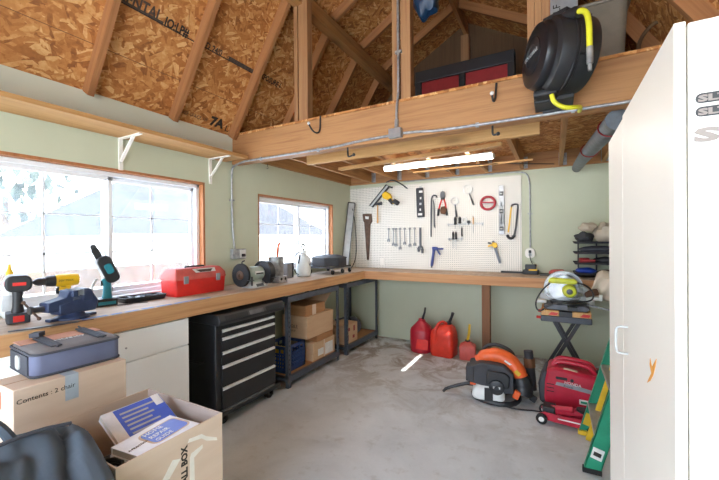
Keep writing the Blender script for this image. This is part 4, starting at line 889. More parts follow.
# ------------------------------------------------------------------ lamp under the loft
t = thing('fluorescent_light', 'lit white tube light fixed under the loft joists above pegboard', 'lamp', (-1.11, 3.70, 2.2515), rz=-.053)
build('housing', MB().prism([(-.035, .022), (.035, .022), (.035, .044), (-.035, .044)], -.59, .59, 'x'), 'lgrey', t, bevel=.004)
build('diffuser', MB().prism([(.04 * math.cos(a * PI / 10), .012 - .032 * math.sin(a * PI / 10)) for a in range(11)] + [(-.04, .022), (.04, .022)], -.585, .585, 'x'), 'tube', t)
build('end_cap', MB().prism([(.042, .03), (-.042, .03), (-.042, .01), (-.03, -.014), (0, -.023), (.03, -.014), (.042, .01)], -.60, -.586, 'x'), 'label', t, bevel=.003); build('end_cap', MB().prism([(.042, .03), (-.042, .03), (-.042, .01), (-.03, -.014), (0, -.023), (.03, -.014), (.042, .01)], .586, .60, 'x'), 'label', t, bevel=.003)
solo('lamp_cord', MB().tube([(-.3, 0, .0), (-.05, .02, -.02), (.25, .2, .01), (.55, .45, .02), (.85, .7, .03)], .005, 6, sm=2), 'black', 'thin black cord from the tube light across the joists to the back wall', 'cord', (-.85, 3.95, 2.27))

# ------------------------------------------------------------------ fuel cans
def shell(secs, rr=.04, n=4): return MB().loft([[(x + ox, y + oy, z) for x, y in rrect(w, d, min(rr, w * .45, d * .45), n)] for z, w, d, ox, oy in secs])
t = thing('fuel_can', 'tall dark red fuel can with dark spout, leftmost on the floor by back wall', 'fuel can', (-1.52, 4.43, 0), .1, 'fuel cans by the back wall')
build('body', shell([(0, .24, .24, 0, 0), (.015, .27, .26, 0, 0), (.06, .28, .27, 0, 0), (.08, .275, .265, 0, 0), (.10, .28, .27, 0, 0), (.27, .28, .27, 0, 0), (.30, .265, .25, 0, 0), (.37, .13, .13, .0, 0), (.395, .08, .08, .0, 0)], .10), 'red_dark', t)
build('grip_recess', MB().prism([(-.05, .06), (.11, .05), (.115, .17), (.08, .185), (-.03, .185)], -.137, -.12, 'y'), 'red', t, bevel=.006)
build('cap', MB().rev((.0, 0, .38), (.25, 0, 1), [(.045, 0), (.045, .03), (.02, .04)], 16), 'red_dark', t); build('spout', MB().tube([(.01, 0, .40), (.04, 0, .50), (.05, 0, .565)], [.016, .014, .012], 10), 'black', t)
t = thing('fuel_can', 'large orange-red fuel can with loop handle, in the middle of three cans', 'fuel can', (-1.222, 4.405, 0), -.1, 'fuel cans by the back wall')
build('body', shell([(0, .27, .22, 0, 0), (.015, .29, .24, 0, 0), (.20, .30, .25, 0, 0), (.215, .29, .245, 0, 0), (.23, .295, .25, 0, 0), (.30, .28, .23, 0, 0), (.36, .20, .18, .02, 0), (.39, .10, .1, .05, 0)], .05), 'red_orange', t)
build('handle', MB().tube([(-.06, -.125, .20), (-.07, -.12, .30), (-.05, -.09, .39), (.0, -.05, .43), (.05, -.02, .40)], .017, 10, sm=2), 'red_orange', t)
build('cap', MB().rev((.06, 0, .385), (.25, 0, 1), [(.035, 0), (.035, .03), (.018, .035)], 14), 'black', t); build('spout', MB().tube([(.065, 0, .40), (.10, 0, .48), (.12, 0, .54)], [.018, .016, .02], 10), 'black', t)
t = thing('fuel_can', 'small square red fuel can with yellow spout beside the bench post', 'fuel can', (-.93, 4.40, 0), .15, 'fuel cans by the back wall')
build('body', shell([(0, .17, .16, 0, 0), (.012, .185, .175, 0, 0), (.15, .19, .18, 0, 0), (.165, .175, .165, 0, 0), (.205, .06, .06, 0, 0)], .02), 'red_dusty', t)
build('handle', MB().tube([(-.06, -.02, .155), (-.04, -.02, .20), (.03, -.02, .205)], .01, 8, sm=1), 'red_dusty', t); build('collar', MB().cyl((0, 0, .195), (0, 0, .225), .03), 'black', t); build('spout', MB().tube([(0, 0, .22), (.02, 0, .32), (.025, 0, .415)], [.016, .015, .013], 10), 'lad_yellow', t)

# ------------------------------------------------------------------ backpack blower
t = thing('backpack_blower', 'orange and black backpack leaf blower on the concrete floor', 'leaf blower', (-.47, 3.45, 0), .12)
build('base_frame', MB().tube([(-.22, -.12, .02), (.06, -.20, .015), (.20, -.06, .02), (.16, .16, .02), (-.18, .17, .02)], .022, 8, closed=True, sm=2), 'black', t)
build('back_plate', MB().prism([(-.2, .03), (.18, .03), (.16, .36), (-.14, .36)], .12, .16, 'y'), 'black', t, bevel=.01)
tk = build('fuel_tank', shell([(.03, .26, .16, -.07, -.09), (.05, .28, .18, -.07, -.09), (.12, .26, .17, -.07, -.08), (.145, .22, .14, -.07, -.07)], .05), 'poly', t); build('tank_band', MB().box(-.10, -.03, -.185, -.17, .03, .14), 'black', tk)
build('engine', MB().prism([(-.24, .16), (-.24, .30), (-.12, .345), (.06, .335), (.14, .27), (.14, .10), (.02, .09), (-.12, .14)], -.14, .10, 'y'), 'black_dull', t, bevel=.012)
build('engine_cover', MB().prism([(-.09, .17), (-.08, .29), (.07, .285), (.11, .25), (.10, .15)], -.165, -.138, 'y'), 'black', t, bevel=.01)
build('starter', MB().rev((.0, -.165, .155), (0, -1, 0), [(.065, 0), (.062, .02), (.03, .03), (0, .03)], 20).rev((0, -.194, .155), (0, -1, 0), [(.02, 0), (.02, .01), (0, .01)], 12), 'black', t); build('badge', MB().box(-.03, .03, -.199, -.197, .152, .172), 'label', t)
build('muffler', MB().box(-.26, -.19, -.15, -.02, .17, .30), 'black_dull', t, bevel=.008)
av = [(-.17, .0, .32), (-.09, .0, .375), (.02, -.0, .385), (.11, -.0, .345), (.17, -.02, .28), (.205, -.03, .215)]
build('fan_housing', MB().tube(av, [.045, .06, .068, .07, .068, .06], 14, sm=2), 'orange', t)
build('housing_back', MB().rev((.03, .11, .22), (0, -1, 0), [(.16, 0), (.165, .05), (.12, .1), (0, .1)], 24), 'orange', t)
build('warning_label', MB().ob((.17, -.092, .275), (.05, .004, .035), (0, .8, 0)), 'lad_yellow', t); build('housing_label', MB().ob((.10, -.072, .345), (.08, .004, .016), (0, .55, 0)), 'label', t)
build('elbow', MB().tube([(.19, -.03, .225), (.21, -.035, .17), (.215, -.05, .12), (.205, -.06, .08)], [.072, .08, .084, .08], 14, sm=2), 'black', t)
build('carry_handle', MB().tube([(-.13, .08, .36), (-.10, .08, .44), (.0, .08, .465), (.12, .08, .42), (.16, .08, .34)], .017, 8, sm=2), 'black', t)
build('orange_clip', MB().ob((-.20, -.11, .15), (.05, .05, .03)), 'orange', t, bevel=.006); build('orange_clip', MB().ob((.16, -.13, .10), (.05, .04, .07), (0, .4, 0)), 'orange', t, bevel=.006)
build('control_arm', MB().tube([(-.21, -.06, .12), (-.28, -.06, .11), (-.44, -.09, .055), (-.47, -.09, .02)], [.022, .016, .014, .012], 8, sm=1), 'black', t)
build('blower_tube', MB().tube([(.30, .20, .035), (.29, .22, .20), (.275, .23, .39)], [.045, .045, .04], 12, sm=1), 'black_dull', t); build('tube_grip', MB().tube([(.287, .222, .24), (.282, .226, .32)], .05, 12), 'wood_dark', t)
build('throttle_cable', MB().tube([(.20, .10, .22), (.25, .06, .14), (.29, .03, .07), (.30, .02, .02)], .009, 6, sm=2).ob((.30, .01, .03), (.05, .03, .05), (0, .5, 0)), 'black', t)
solo('power_cord', MB().tube([(-.30, .0, .005), (-.2, -.03, .005), (-.1, -.02, .005), (.0, .02, .005), (.1, .0, .005)], .006, 6, sm=2), 'black', 'black cord on the floor running from blower toward red generator', 'cord', (-.14, 3.30, .0015))

# ------------------------------------------------------------------ generator
t = thing('generator', 'red portable generator with top handle and dark end, beside the blower', 'generator', (.125, 3.54, 0), -.04)
prof = [(-.20, .03), (.29, .03), (.30, .07), (.29, .30), (.25, .325), (-.12, .365), (-.18, .345), (-.21, .24), (-.215, .10)]
build('body', MB().prism(prof, -.15, .15, 'y'), 'red_gen', t, bevel=.025)
build('end_cover', MB().prism([(-.24, .06), (-.185, .028), (-.18, .33), (-.21, .32), (-.25, .21)], -.145, .145, 'y'), 'black_dull', t, bevel=.02)
build('handle', MB().tube([(-.14, 0, .345), (-.11, 0, .40), (-.06, 0, .415), (.10, 0, .40), (.14, 0, .385), (.17, 0, .31)], .022, 10, sm=2), 'red_gen', t, bevel=0)
build('handle_side', MB().tube([(-.14, -.06, .345), (-.11, -.06, .39), (-.06, -.06, .402), (.10, -.06, .39), (.14, -.06, .37), (.17, -.06, .31)], .018, 10, sm=2), 'red_gen', t)
build('control_panel', MB().prism(rrect(.085, .022, .008, 3, -.075, .285), -.1535, -.150, 'y'), 'slot', t); build('switch', MB().rev((.0, -.15, .28), (0, -1, 0), [(.014, 0), (.012, .008), (0, .008)], 12), 'black', t)
build('decal', MB().prism([(-.12, .225), (.15, .195), (.15, .225), (.02, .245), (-.11, .25)], -.1525, -.150, 'y'), 'grey', t); lettering('HONDA', .032, 'label', t, (-.055, -.1528, .246), (1, 0, -.07), (0, 0, 1)); lettering('EU2000i', .02, 'ink', t, (-.06, -.1531, .222), (1, 0, -.1), (0, 0, 1))
build('warning_label', MB().box(.05, .115, -.1525, -.150, .10, .14), 'label', t); build('label_text', MB().box(.06, .105, -.1532, -.1526, .11, .128), 'green', t); build('fuel_label', MB().ob((-.01, -.12, .358), (.10, .03, .003), (.1, .11, 0)), 'card_pale', t)
for z in (.16, .19, .22): build('vent_slot', MB().box(-.185, -.13, -.1522, -.150, z, z + .006), 'slot', t)
build('fuel_cap', MB().cyl((.22, -.03, .31), (.22, -.03, .355), .05, n=18), 'black', t); build('foot', MB().box(-.17, -.10, -.13, .13, .0, .03).box(.14, .21, -.13, .13, 0, .03), 'rubber', t)

# ------------------------------------------------------------------ floor jack
t = thing('floor_jack', 'low red trolley jack with white-hubbed wheels in front of generator', 'floor jack', (.06, 3.20, 0), -.08)
for y in (-.075, .065): build('side_plate', MB().prism([(-.16, .03), (.22, .02), (.24, .06), (.16, .095), (-.02, .085), (-.13, .09), (-.17, .07)], y, y + .01, 'y'), 'red_gen', t, bevel=.003)
build('lift_arm', MB().bar((-.06, 0, .085), (.12, 0, .12), .06, .035), 'red_gen', t); build('saddle', MB().rev((.125, 0, .12), (0, 0, 1), [(.035, 0), (.045, .012), (.045, .025), (.03, .025)], 16), 'black', t)
build('pump_block', MB().box(-.15, -.06, -.055, .055, .06, .125), 'black', t, bevel=.008); build('handle_socket', MB().cyl((-.11, 0, .10), (.06, -.03, .135), .022, n=14), 'red_gen', t)
for x, y, r in ((-.15, -.092, .04), (-.15, .092, .04), (.18, -.09, .03), (.18, .09, .03)):
    w = build('wheel', MB().rev((x, y - .014, r), (0, 1, 0), [(r * .8, 0), (r, .004), (r, .024), (r * .8, .028)], 20), 'rubber', t); build('hub', MB().rev((x, y - .0145, r), (0, -1, 0), [(r * .5, 0), (r * .45, .004), (0, .004)], 14), 'label', w)
build('decal', MB().box(-.04, .12, -.0762, -.0752, .055, .065), 'label', t)

# ------------------------------------------------------------------ green stepladder
t = thing('stepladder', 'green fibreglass stepladder leaning on the right wall behind white cabinet', 'ladder', (.17, 2.85, 0))
LN = 2.1; k = .27; dv = Vector((k, 0, 1)).normalized()
for y, s in ((2.60, 1), (3.10, -1)):
    a = Vector((.195, y, .02)); b = a + dv * LN
    rl = MB().bar(a, b, .006, .085, (1, 0, 0)); rl.bar(a + Vector((-.04, .012 * s, .01)), b + Vector((-.04, .012 * s, .01)), .03, .005, (1, 0, 0)).bar(a + Vector((.04, .012 * s, -.01)), b + Vector((.04, .012 * s, -.01)), .03, .005, (1, 0, 0))
    r2 = build('rail', rl, 'green', t, w=True); build('foot', MB().ob(a + Vector((0, .01 * s, -.003)), (.10, .035, .03)), 'lad_yellow' if s < 0 else 'rubber', r2, w=True)
    if s > 0: build('label', MB().bar(a + dv * .08 + Vector((-.002, -.0045, 0)), a + dv * .15 + Vector((-.002, -.0045, 0)), .002, .06, (1, 0, 0)), 'label', r2, w=True); build('label_mark', MB().bar(a + dv * .10 + Vector((-.002, -.006, 0)), a + dv * .125 + Vector((-.002, -.006, 0)), .001, .04, (1, 0, 0)), 'ink', r2, w=True)
    else: build('caution_label', MB().bar(a + dv * .05 + Vector((0, -.0045, 0)), a + dv * .14 + Vector((0, -.0045, 0)), .002, .075, (1, 0, 0)), 'lad_yellow', r2, w=True)
for i in range(6):
    c = Vector((.195, 2.85, .02)) + dv * (.22 + .305 * i); build('step', MB().box(c.x - .045, c.x + .045, 2.605, 3.095, c.z - .012, c.z + .012), 'step', t, w=True, bevel=.003)
for y, s in ((2.98, 1), (3.04, -1)):
    a = Vector((.20 if s > 0 else .285, y, .02)); build('rear_leg', MB().bar(a, a + dv * (LN - .1), .02, .03, (1, 0, 0)), 'lad_yellow' if s > 0 else 'green_d', t, w=True)

# ------------------------------------------------------------------ folding stand + miter saw
SX, SY = .085, 4.12
t = thing('folding_workbench', 'folding work stand with crossed black legs and wooden jaws under miter saw', 'work stand', (SX, SY, 0))
for y in (-.13, .15):
    build('leg', MB().bar((-.21, y, 0.012), (.12, y, .64), .03, .025, (0, 1, 0)), 'black', t); build('leg', MB().bar((.22, y + .032, 0.012), (-.10, y + .032, .64), .03, .025, (0, 1, 0)), 'black', t)
build('cross_bar', MB().bar((-.20, -.13, .03), (-.20, .16, .03), .025, .025), 'black', t); build('cross_bar', MB().bar((.21, -.10, .03), (.21, .18, .03), .025, .025), 'black', t)
build('table', MB().box(-.21, .22, -.16, .20, .63, .69), 'charcoal', t, bevel=.008)
for x0, x1 in ((-.205, -.05), (.06, .215)):
    j = build('jaw', MB().box(x0, x1, -.17, .2, .692, .745), 'tan_wood', t, bevel=.004); build('print', MB().prism([(x0 + .06, .70), (x1 - .02, .70), (x1 - .005, .725), (x0 + .09, .73)], -.1715, -.1702, 'y'), 'red', j)
build('jaw_gap', MB().box(-.05, .06, -.16, .2, .69, .735), 'black', t)
for z, x in ((.655, -.25), (.72, -.235)): build('crank_knob', MB().cyl((x, -.10, z), (x + .045, -.10, z), .014, n=12), 'red', t)
t = thing('miter_saw', 'miter saw with lime motor, clear guard and coiled cord on folding stand', 'miter saw', (SX, SY, .747))
build('base', MB().prism([(-.16, 0), (.18, 0), (.21, .03), (.16, .06), (-.13, .06), (-.19, .03)], -.16, .15, 'y'), 'dark_steel', t, bevel=.008); build('turntable', MB().rev((.02, -.03, .06), (0, 0, 1), [(.15, 0), (.15, .015), (.14, .02), (0, .02)], 28).box(.02, .10, -.26, -.12, .02, .055), 'black', t)
build('fence', MB().box(-.22, -.04, .06, .08, .06, .13), 'lgrey', t, bevel=.003); build('fence', MB().box(.06, .24, .06, .08, .06, .12), 'lgrey', t, bevel=.003); build('table_wing', MB().box(-.25, -.16, -.05, .05, .045, .075), 'label', t, bevel=.006); build('table_wing', MB().bar((.19, -.05, .055), (.36, -.10, .03), .03, .012), 'grey', t)
bl = Vector((-.01, -.03, .20))
build('blade', MB().rev(bl, (0, 1, 0), [(.13, 0), (.13, .003), (.02, .003), (.02, 0)], 40), 'steel', t)
build('blade_guard', MB().prism([(bl.x + p[0], bl.z + p[2]) for p in arc((0, 0, 0), .175, 15, 200, 28)] + [(bl.x + p[0], bl.z + p[2]) for p in arc((0, 0, 0), .15, 200, 15, 28)], -.06, .02, 'y'), 'smoke', t); build('lower_guard', MB().rev(bl + Vector((0, -.035, 0)), (0, -1, 0), [(.165, 0), (.165, .004), (0, .004)], 36), 'clear', t)
build('arm', MB().tube([(.02, .0, .22), (.16, .05, .20), (.23, .10, .10), (.23, .11, .03)], [.05, .04, .035, .035], 10, sm=2), 'lgrey', t)
build('motor', MB().rev((.04, -.06, .185), (0, -1, 0), [(.062, 0), (.062, .06), (.05, .085), (.03, .09), (.0, .09)], 20), 'lime', t); build('vent', MB().rev((.04, -.151, .185), (0, -1, 0), [(.028, 0), (.02, .003), (0, .003)], 12), 'dark_steel', t)
build('handle', MB().prism([(-.14, .255), (.10, .25), (.115, .275), (.09, .30), (-.12, .31), (-.145, .285)], -.10, -.04, 'y'), 'lime', t, bevel=.014)
build('cord', MB().tube([(.10, -.09, .27), (.18, -.08, .25), (.24, -.08, .18), (.23, -.08, .10), (.10, -.20, .10), (-.05, -.21, .09), (-.15, -.20, .04), (-.21, -.18, -.02), (-.25, -.17, .0), (-.255, -.15, .08), (-.20, -.1, .18), (-.13, -.07, .25), (-.05, -.03, .33), (.03, -.02, .35)], .0075, 8, sm=2), 'black', t)
build('clamp', MB().ob((-.12, .0, .12), (.09, .04, .03), (0, .3, 0)).bar((-.06, 0, .06), (-.06, 0, .15), .02, .02), 'black', t, bevel=.005); build('lock_knob', MB().ob((.30, -.04, .13), (.03, .03, .06)).bar((.18, -.03, .11), (.30, -.03, .12), .035, .03), 'label', t, bevel=.006); build('rear_bracket', MB().ob((.23, .05, .16), (.12, .06, .06), (0, -.3, 0)), 'leather', t, bevel=.015)
# cream cloth draped from the bench edge
nx, ny = 22, 26; vs = []
for j in range(ny + 1):
    s = j / ny
    for i in range(nx + 1):
        u = i / nx; x = .29 + .34 * u * (1 - .25 * s) + .10 * (1 - s) * (1 - u)
        if s < .35: q = s / .35; y = 4.435 - .165 * q; z = 1.16 + .02 * math.sin(9 * u) - .09 * q * q - (1 - u) * .08 * (1 - q * .5)
        else: q = (s - .35) / .65; y = 4.27 - .03 * math.sin(q * 3) - .012 * math.sin(14 * u + 3 * q); z = 1.07 - .03 * (1 - u) - .21 * q + .03 * math.sin(5 * u + 1) * q
        vs.append((x, y, max(z, 1.035) if y > 4.29 else z))
fs = [(j * (nx + 1) + i, j * (nx + 1) + i + 1, (j + 1) * (nx + 1) + i + 1, (j + 1) * (nx + 1) + i) for j in range(ny) for i in range(nx)]
o = solo('draped_cloth', MB().add(vs, fs), 'cloth', 'cream cloth draped over the back bench edge right of the miter saw', 'cloth', (.45, 4.35, 1.03), w=True)
sd = o.modifiers.new('thick', 'SOLIDIFY'); sd.thickness = .004

# ------------------------------------------------------------------ white cabinet at right
ctop = 1.83
t = thing('storage_cabinet', 'tall white storage cabinet with silver badges stuck on its end panel', 'cabinet', (.45, 1.25, 0))
build('body', MB().box(.2045, .74, .815, 1.66, 0.0, ctop), 'cab_white', t, w=True, bevel=.003)
d1 = build('door', MB().box(.185, .2015, .813, 1.352, .06, ctop + .003), 'cab_white', t, w=True, bevel=.002); d2 = build('door', MB().box(.185, .2015, 1.356, 1.67, .06, ctop - .006), 'cab_white', t, w=True, bevel=.002)
build('handle', MB().tube([(.187, 1.275, 1.198), (.162, 1.275, 1.198), (.156, 1.275, 1.188), (.156, 1.275, 1.13), (.162, 1.275, 1.12), (.187, 1.275, 1.12)], .0032, 8, sm=1), 'lgrey', d1, w=True)
build('paint_chip', MB().prism([(.945, 1.205), (.965, 1.19), (.985, 1.175), (1.0, 1.19), (1.005, 1.175), (.99, 1.16), (1.02, 1.135), (1.03, 1.125), (1.0, 1.14), (.975, 1.16), (.955, 1.185)], .1842, .1852, 'x'), 'chip', d1, w=True)
cut = lambda z, h, w: MB().prism(rrect(w, h, h * .45, 4, .2135 + w / 2, z), .8125, .8148, 'y')
for z in (1.695, 1.672):
    b = build('badge', cut(z, .0165, .085), 'badge', t, w=True); l = lettering('SLT', .0145, 'silver', b, (0, 0, 0), (1, 0, 0), (0, 0, 1), ext=.0006, sx=1.8, bold=.0007); l.location = Vector((.2165 - .45, .8121 - 1.25, z - .0055))
l = lettering('SIERRA', .031, 'silver', t, (.212 - .45, .8140 - 1.25, 1.622), (1, 0, 0), (0, 0, 1), ext=.0012, sx=2.2, name='badge', bold=.0015)

# ------------------------------------------------------------------ foreground boxes and bags
t = thing('cardboard_box', 'tall cardboard box printed with its contents, standing before white base cabinet', 'box', (-1.955, .77, 0))
build('body', MB().box(-2.06, -1.85, .560, .977, 0, .879), 'card_pale', t, w=True, bevel=.003)
build('flap_seam', MB().box(-1.957, -1.953, .561, .976, .879, .8796), 'card_dark', t, w=True); build('packing_tape', MB().box(-1.85, -1.8492, .728, .777, .771, .8795).box(-1.91, -1.8495, .728, .777, .879, .8798), 'tape_grey', t, w=True)
lettering('Contents : 2 chair', .0268, 'ink', t, (.1056, .569 - .77, .819), (0, 1, .02), (0, 0, 1)); build('print', MB().box(-2.03, -1.97, .559, .560, .78, .85), 'orange_b', t, w=True)
t = thing('tool_bag', 'blue-grey canvas tool bag with faded orange panels lying on tall cardboard box', 'bag', (-2.055, .818, .8805), -.06); t.scale = (1, .95, 1)
hb = .105
def sec(x, z, n=4): return [(p[0] + x, p[1], z) for p in rrect(.30, .41, .03, n)]
build('side_band', MB().loft([[(x * s, y * s, z) for x, y in rrect(.30, .355, .035, 4)] for z, s in ((0, .97), (.01, 1), (.09, 1.0), (.098, .985))]), 'bluegrey_fab', t)
build('top_panel', MB().loft([[(x * s, y * s, z) for x, y in rrect(.30, .355, .035, 4)] for z, s in ((.098, .985), (.106, .96), (.112, .88), (.113, .7))]), 'grey_fab', t)
for z in (.006, .098): build('piping', MB().tube([(x, y, z) for x, y in rrect(.302, .357, .036, 5)], .0055, 6, closed=True), 'strap', t)
build('orange_panel', MB().box(-.135, -.035, -.168, -.105, .1125, .1155), 'salmon', t); build('orange_panel', MB().box(-.138, -.02, -.05, .08, .1125, .1155), 'salmon', t); build('orange_panel', MB().box(-.135, -.04, .13, .165, .1125, .1155), 'salmon', t)
for y in (-.08, .105):
    build('handle_strap', MB().tube([(.13, y, .112), (.10, y, .119), (-.08, y, .121), (-.15, y, .13)], .006, 4, sm=1).bar((.12, y, .117), (-.14, y, .122), .04, .006), 'strap', t)
build('handle_grip', MB().bar((-.12, -.10, .135), (-.09, -.07, .138), .05, .02), 'strap', t); build('end_panel', MB().box(-.11, .11, -.1835, -.1765, .01, .09), 'strap', t); build('buckle', MB().prism(rrect(.05, .06, .015, 3, 0, .05), -.189, -.1835, 'y'), 'lgrey', t)
lettering('HUSKY', .03, 'label', t, (.012, -.055, .1155), (0, 1, 0), (-1, 0, 0), sx=1.4)

# open box with flap-less rim, made of four walls and a bottom
bx0, bx1, by0, by1, bz = -1.834, -1.287, .643, 1.076, .70
PZ = lambda z: 1.46 - (1.46 - z) * .938
t = thing('open_box', 'open cardboard box holding blue and white books beside the dark bag', 'box', ((bx0 + bx1) / 2, (by0 + by1) / 2, 0))
th = .006
build('bottom', MB().box(bx0, bx1, by0, by1, 0, .008), 'card_pale', t, w=True)
build('wall', MB().box(bx0, bx0 + th, by0, by1, .008, bz), 'card_pale', t, w=True); w4 = build('wall', MB().box(bx1 - th, bx1, by0, by1, .008, bz), 'card_pale', t, w=True); build('wall', MB().box(bx0 + th, bx1 - th, by0, by0 + th, .008, bz), 'card_pale', t, w=True); build('wall', MB().box(bx0 + th, bx1 - th, by1 - th, by1, .008, bz), 'card_in', t, w=True)
def onface(poly, mat, nm):
    poly = [(y * .938, PZ(z)) for y, z in poly]; build(nm, MB().prism(poly, bx1, bx1 + .0012, 'x'), mat, w4, w=True)
onface([(.968, .598), (.975, .612), (1.037, .603), (1.06, .582), (1.115, .55), (1.118, .535), (1.06, .562), (1.035, .585)], 'tape_w', 'torn_tape')
onface([(.975, .40), (1.0, .38), (.998, .52), (1.04, .54), (1.04, .555), (.985, .545), (.978, .53)], 'tape_w', 'torn_tape'); onface([(.85, .50), (.885, .495), (.935, .55), (.90, .562)], 'tape_w', 'label')
l = lettering('SMALL BOX', .036, 'ink', w4, (0, 0, 0), (0, 0, 1), (0, -1, 0), name='print', bold=.0015); l.location = Vector((bx1 + .0005 - t.location.x, .905 - t.location.y, .455))
l = lettering('FRAGILE', .022, 'ink_grey', w4, (0, 0, 0), (0, 0, 1), (0, -1, 0), name='print'); l.location = Vector((bx1 + .0005 - t.location.x, .893 - t.location.y, .42))
# packed contents
def book(label, c, size, e_, cover, spine, grp=None, extra=None):
    t = thing('book', label, 'book', c, rot=e_); a, b, h = size
    build('cover', MB().box(-a / 2, a / 2, -b / 2, b / 2, h / 2 - .003, h / 2).box(-a / 2, a / 2, -b / 2, b / 2, -h / 2, -h / 2 + .003).box(-a / 2, -a / 2 + .003, -b / 2, b / 2, -h / 2, h / 2), cover, t, bevel=.001)
    build('pages', MB().box(-a / 2 + .003, a / 2 - .004, -b / 2 + .004, b / 2 - .004, -h / 2 + .003, h / 2 - .003), 'page', t)
    if spine: spine(t, a, b, h)
    return t
for k in range(5):
    book(['brown book at the bottom of the open box', 'second brown book up in the open box', 'third book up in the stack within the open box', 'fourth book up in the stack within the open box', 'dark book just beneath the two white books in open box'][k], (-1.50, .86, .02 + .112 * k + .03), (.34, .36, .10), (0, 0, .03 * (k % 2)), ['card_dark', 'leather', 'card_dark', 'grey', 'strap'][k], None)
def sp_white(t, a, b, h):
    lb = build('cover_label', MB().prism(rrect(.10, .16, .02, 4, -.005, .035), h / 2 + .0001, h / 2 + .0012, 'z'), 'bookblue', t); build('label_border', MB().prism(rrect(.112, .178, .026, 4, -.005, .035), h / 2 - .0005, h / 2 + .0006, 'z'), 'card_pale', t)
    for i, (txt, s) in enumerate((('HOME', .03), ('REPAIR', .028), ('GUIDE', .026))): lettering(txt, s, 'bookwhite', lb, (-.040 + .033 * i + .01, -.035, h / 2 + .0013), (0, 1, 0), (-1, 0, 0))
    lettering('A PRACTICAL', .014, 'ink_grey', t, (.0, -.125, h / 2 + .0005), (0, 1, 0), (-1, 0, 0))
book('white book with rounded blue cover label, uppermost in the open box', (-1.405, .862, PZ(.622) - .012), (.172, .262, .03), (0, .04, .16), 'bookwhite', sp_white)
book('white book under the one with the blue label, its pages facing out', (-1.408, .860, PZ(.622) - .045), (.172, .262, .03), (0, .04, .13), 'bookwhite', None)
def sp_blue(t, a, b, h):
    build('back_cover', MB().box(-a / 2 + .004, a / 2 - .002, -b / 2 + .045, b / 2 - .002, h / 2, h / 2 + .0012), 'bookblue', t)
    for i in range(9):
        L = random.uniform(.10, .17); x = -a / 2 + .028 + i * .0225
        build('text_line', MB().box(x, x + .009, -b / 2 + .06, -b / 2 + .06 + L, h / 2 + .0012, h / 2 + .002), 'lgrey', t)
    build('barcode', MB().box(a / 2 - .21, a / 2 - .15, b / 2 - .04, b / 2 - .005, h / 2 + .0012, h / 2 + .0025), 'bookwhite', t)
ax = Vector((.21, 0, -.115)).normalized(); yb = Vector((0, 1, 0)); nb = ax.cross(yb); Rb = Matrix((ax, yb, nb)).transposed()
book('blue-backed book tilted against the inside of the open box', (-1.568, .892, PZ(.622) - .002), (.21, .245, .028), Rb.to_euler(), 'bookwhite', sp_blue)
solo('cable_coil', MB().tube([(.05 * math.cos(a * .7), .04 * math.sin(a * .7), .006 + .0011 * a) for a in range(28)], .006, 6), 'black', 'small coil of black cable inside the open box behind the dark bag', 'cable', (-1.42, .69, .615))

# closed box and slumped bag in front
t = thing('cardboard_box', 'low closed cardboard box carrying the dark slumped bag', 'box', (-1.52, .35, 0))
build('body', MB().box(-1.78, -1.12, .10, .61, 0, .40), 'card', t, w=True, bevel=.003)
t = thing('duffel_bag', 'dark slate nylon bag with loop handle slumped in front of the open box', 'bag', (-1.45, .395, .401))
pts = [(-.34, .0), (-.36, .12), (-.33, .25), (-.22, .36), (-.10, .42), (.0, .445), (.06, .43), (.13, .36), (.20, .31), (.27, .27), (.30, .20), (.31, .10), (.29, .0)]
def fine(P, k=5):
    o = []
    for i in range(len(P) - 1):
        p0, p1, p2, p3 = [Vector((*P[max(0, min(len(P) - 1, i + d))], 0)) for d in (-1, 0, 1, 2)]
        for j in range(k):
            u = j / k; o.append(.5 * (2 * p1 + (p2 - p0) * u + (2 * p0 - 5 * p1 + 4 * p2 - p3) * u * u + (3 * p1 - p0 - 3 * p2 + p3) * u ** 3))
    return o + [Vector((*P[-1], 0))]
prof = fine(pts); secs = []; N = 56
for j in range(N + 1):
    v = j / N; y = -.27 + .50 * v; pr = []
    e2 = .86 + .14 * math.sqrt(max(0, min(1, v / .10, (1 - v) / .07)))
    for q in prof:
        P = Vector((q.x * e2, y, q.y * e2)); out = Vector((P.x, (v - .5) * .12, P.z - .17)).normalized()
        w = mn.noise(Vector((P.x * 4, P.y * 5, P.z * 4 + 3))) * .035
        r1 = abs(mn.noise(Vector((P.x * 5 + P.z * 4, P.y * 7 - P.z * 3, 2.2)))); r2 = abs(mn.noise(Vector((P.x * 9 - P.y * 6, P.z * 10 + P.y * 5, 7.7))))
        P = P + out * (w - (.042 * max(0, .20 - r1) / .20 + .020 * max(0, .15 - r2) / .15))
        if q.y < .03: P.z = 0.0
        pr.append((P.x, P.y, max(0, P.z)))
    secs.append(pr)
build('body', MB().loft(secs), 'navy_fab', t, smooth=1.2)
build('zip', MB().tube([(.012, -.20, .447), (.008, -.1, .452), (.004, .0, .455), (.0, .1, .457), (.004, .19, .44)], .006, 6, sm=1), 'strap', t)
build('loop_handle', MB().tube([(-.03, .06, .42), (-.07, .03, .49), (-.12, -.01, .515), (-.17, -.05, .47), (-.19, -.06, .35)], .015, 6, sm=2), 'navy_fab', t)
build('shoulder_strap', MB().tube([(.10, -.25, .33), (.16, -.10, .35), (.18, .02, .34), (.22, .12, .30), (.29, .18, .22)], .012, 6, sm=2), 'navy_fab', t)
build('side_pocket', MB().ball((.27, .12, .15), (.06, .11, .12), 18, 10, lambda u: 1 + .05 * math.sin(6 * u.z + 4 * u.y)), 'navy_fab', t)

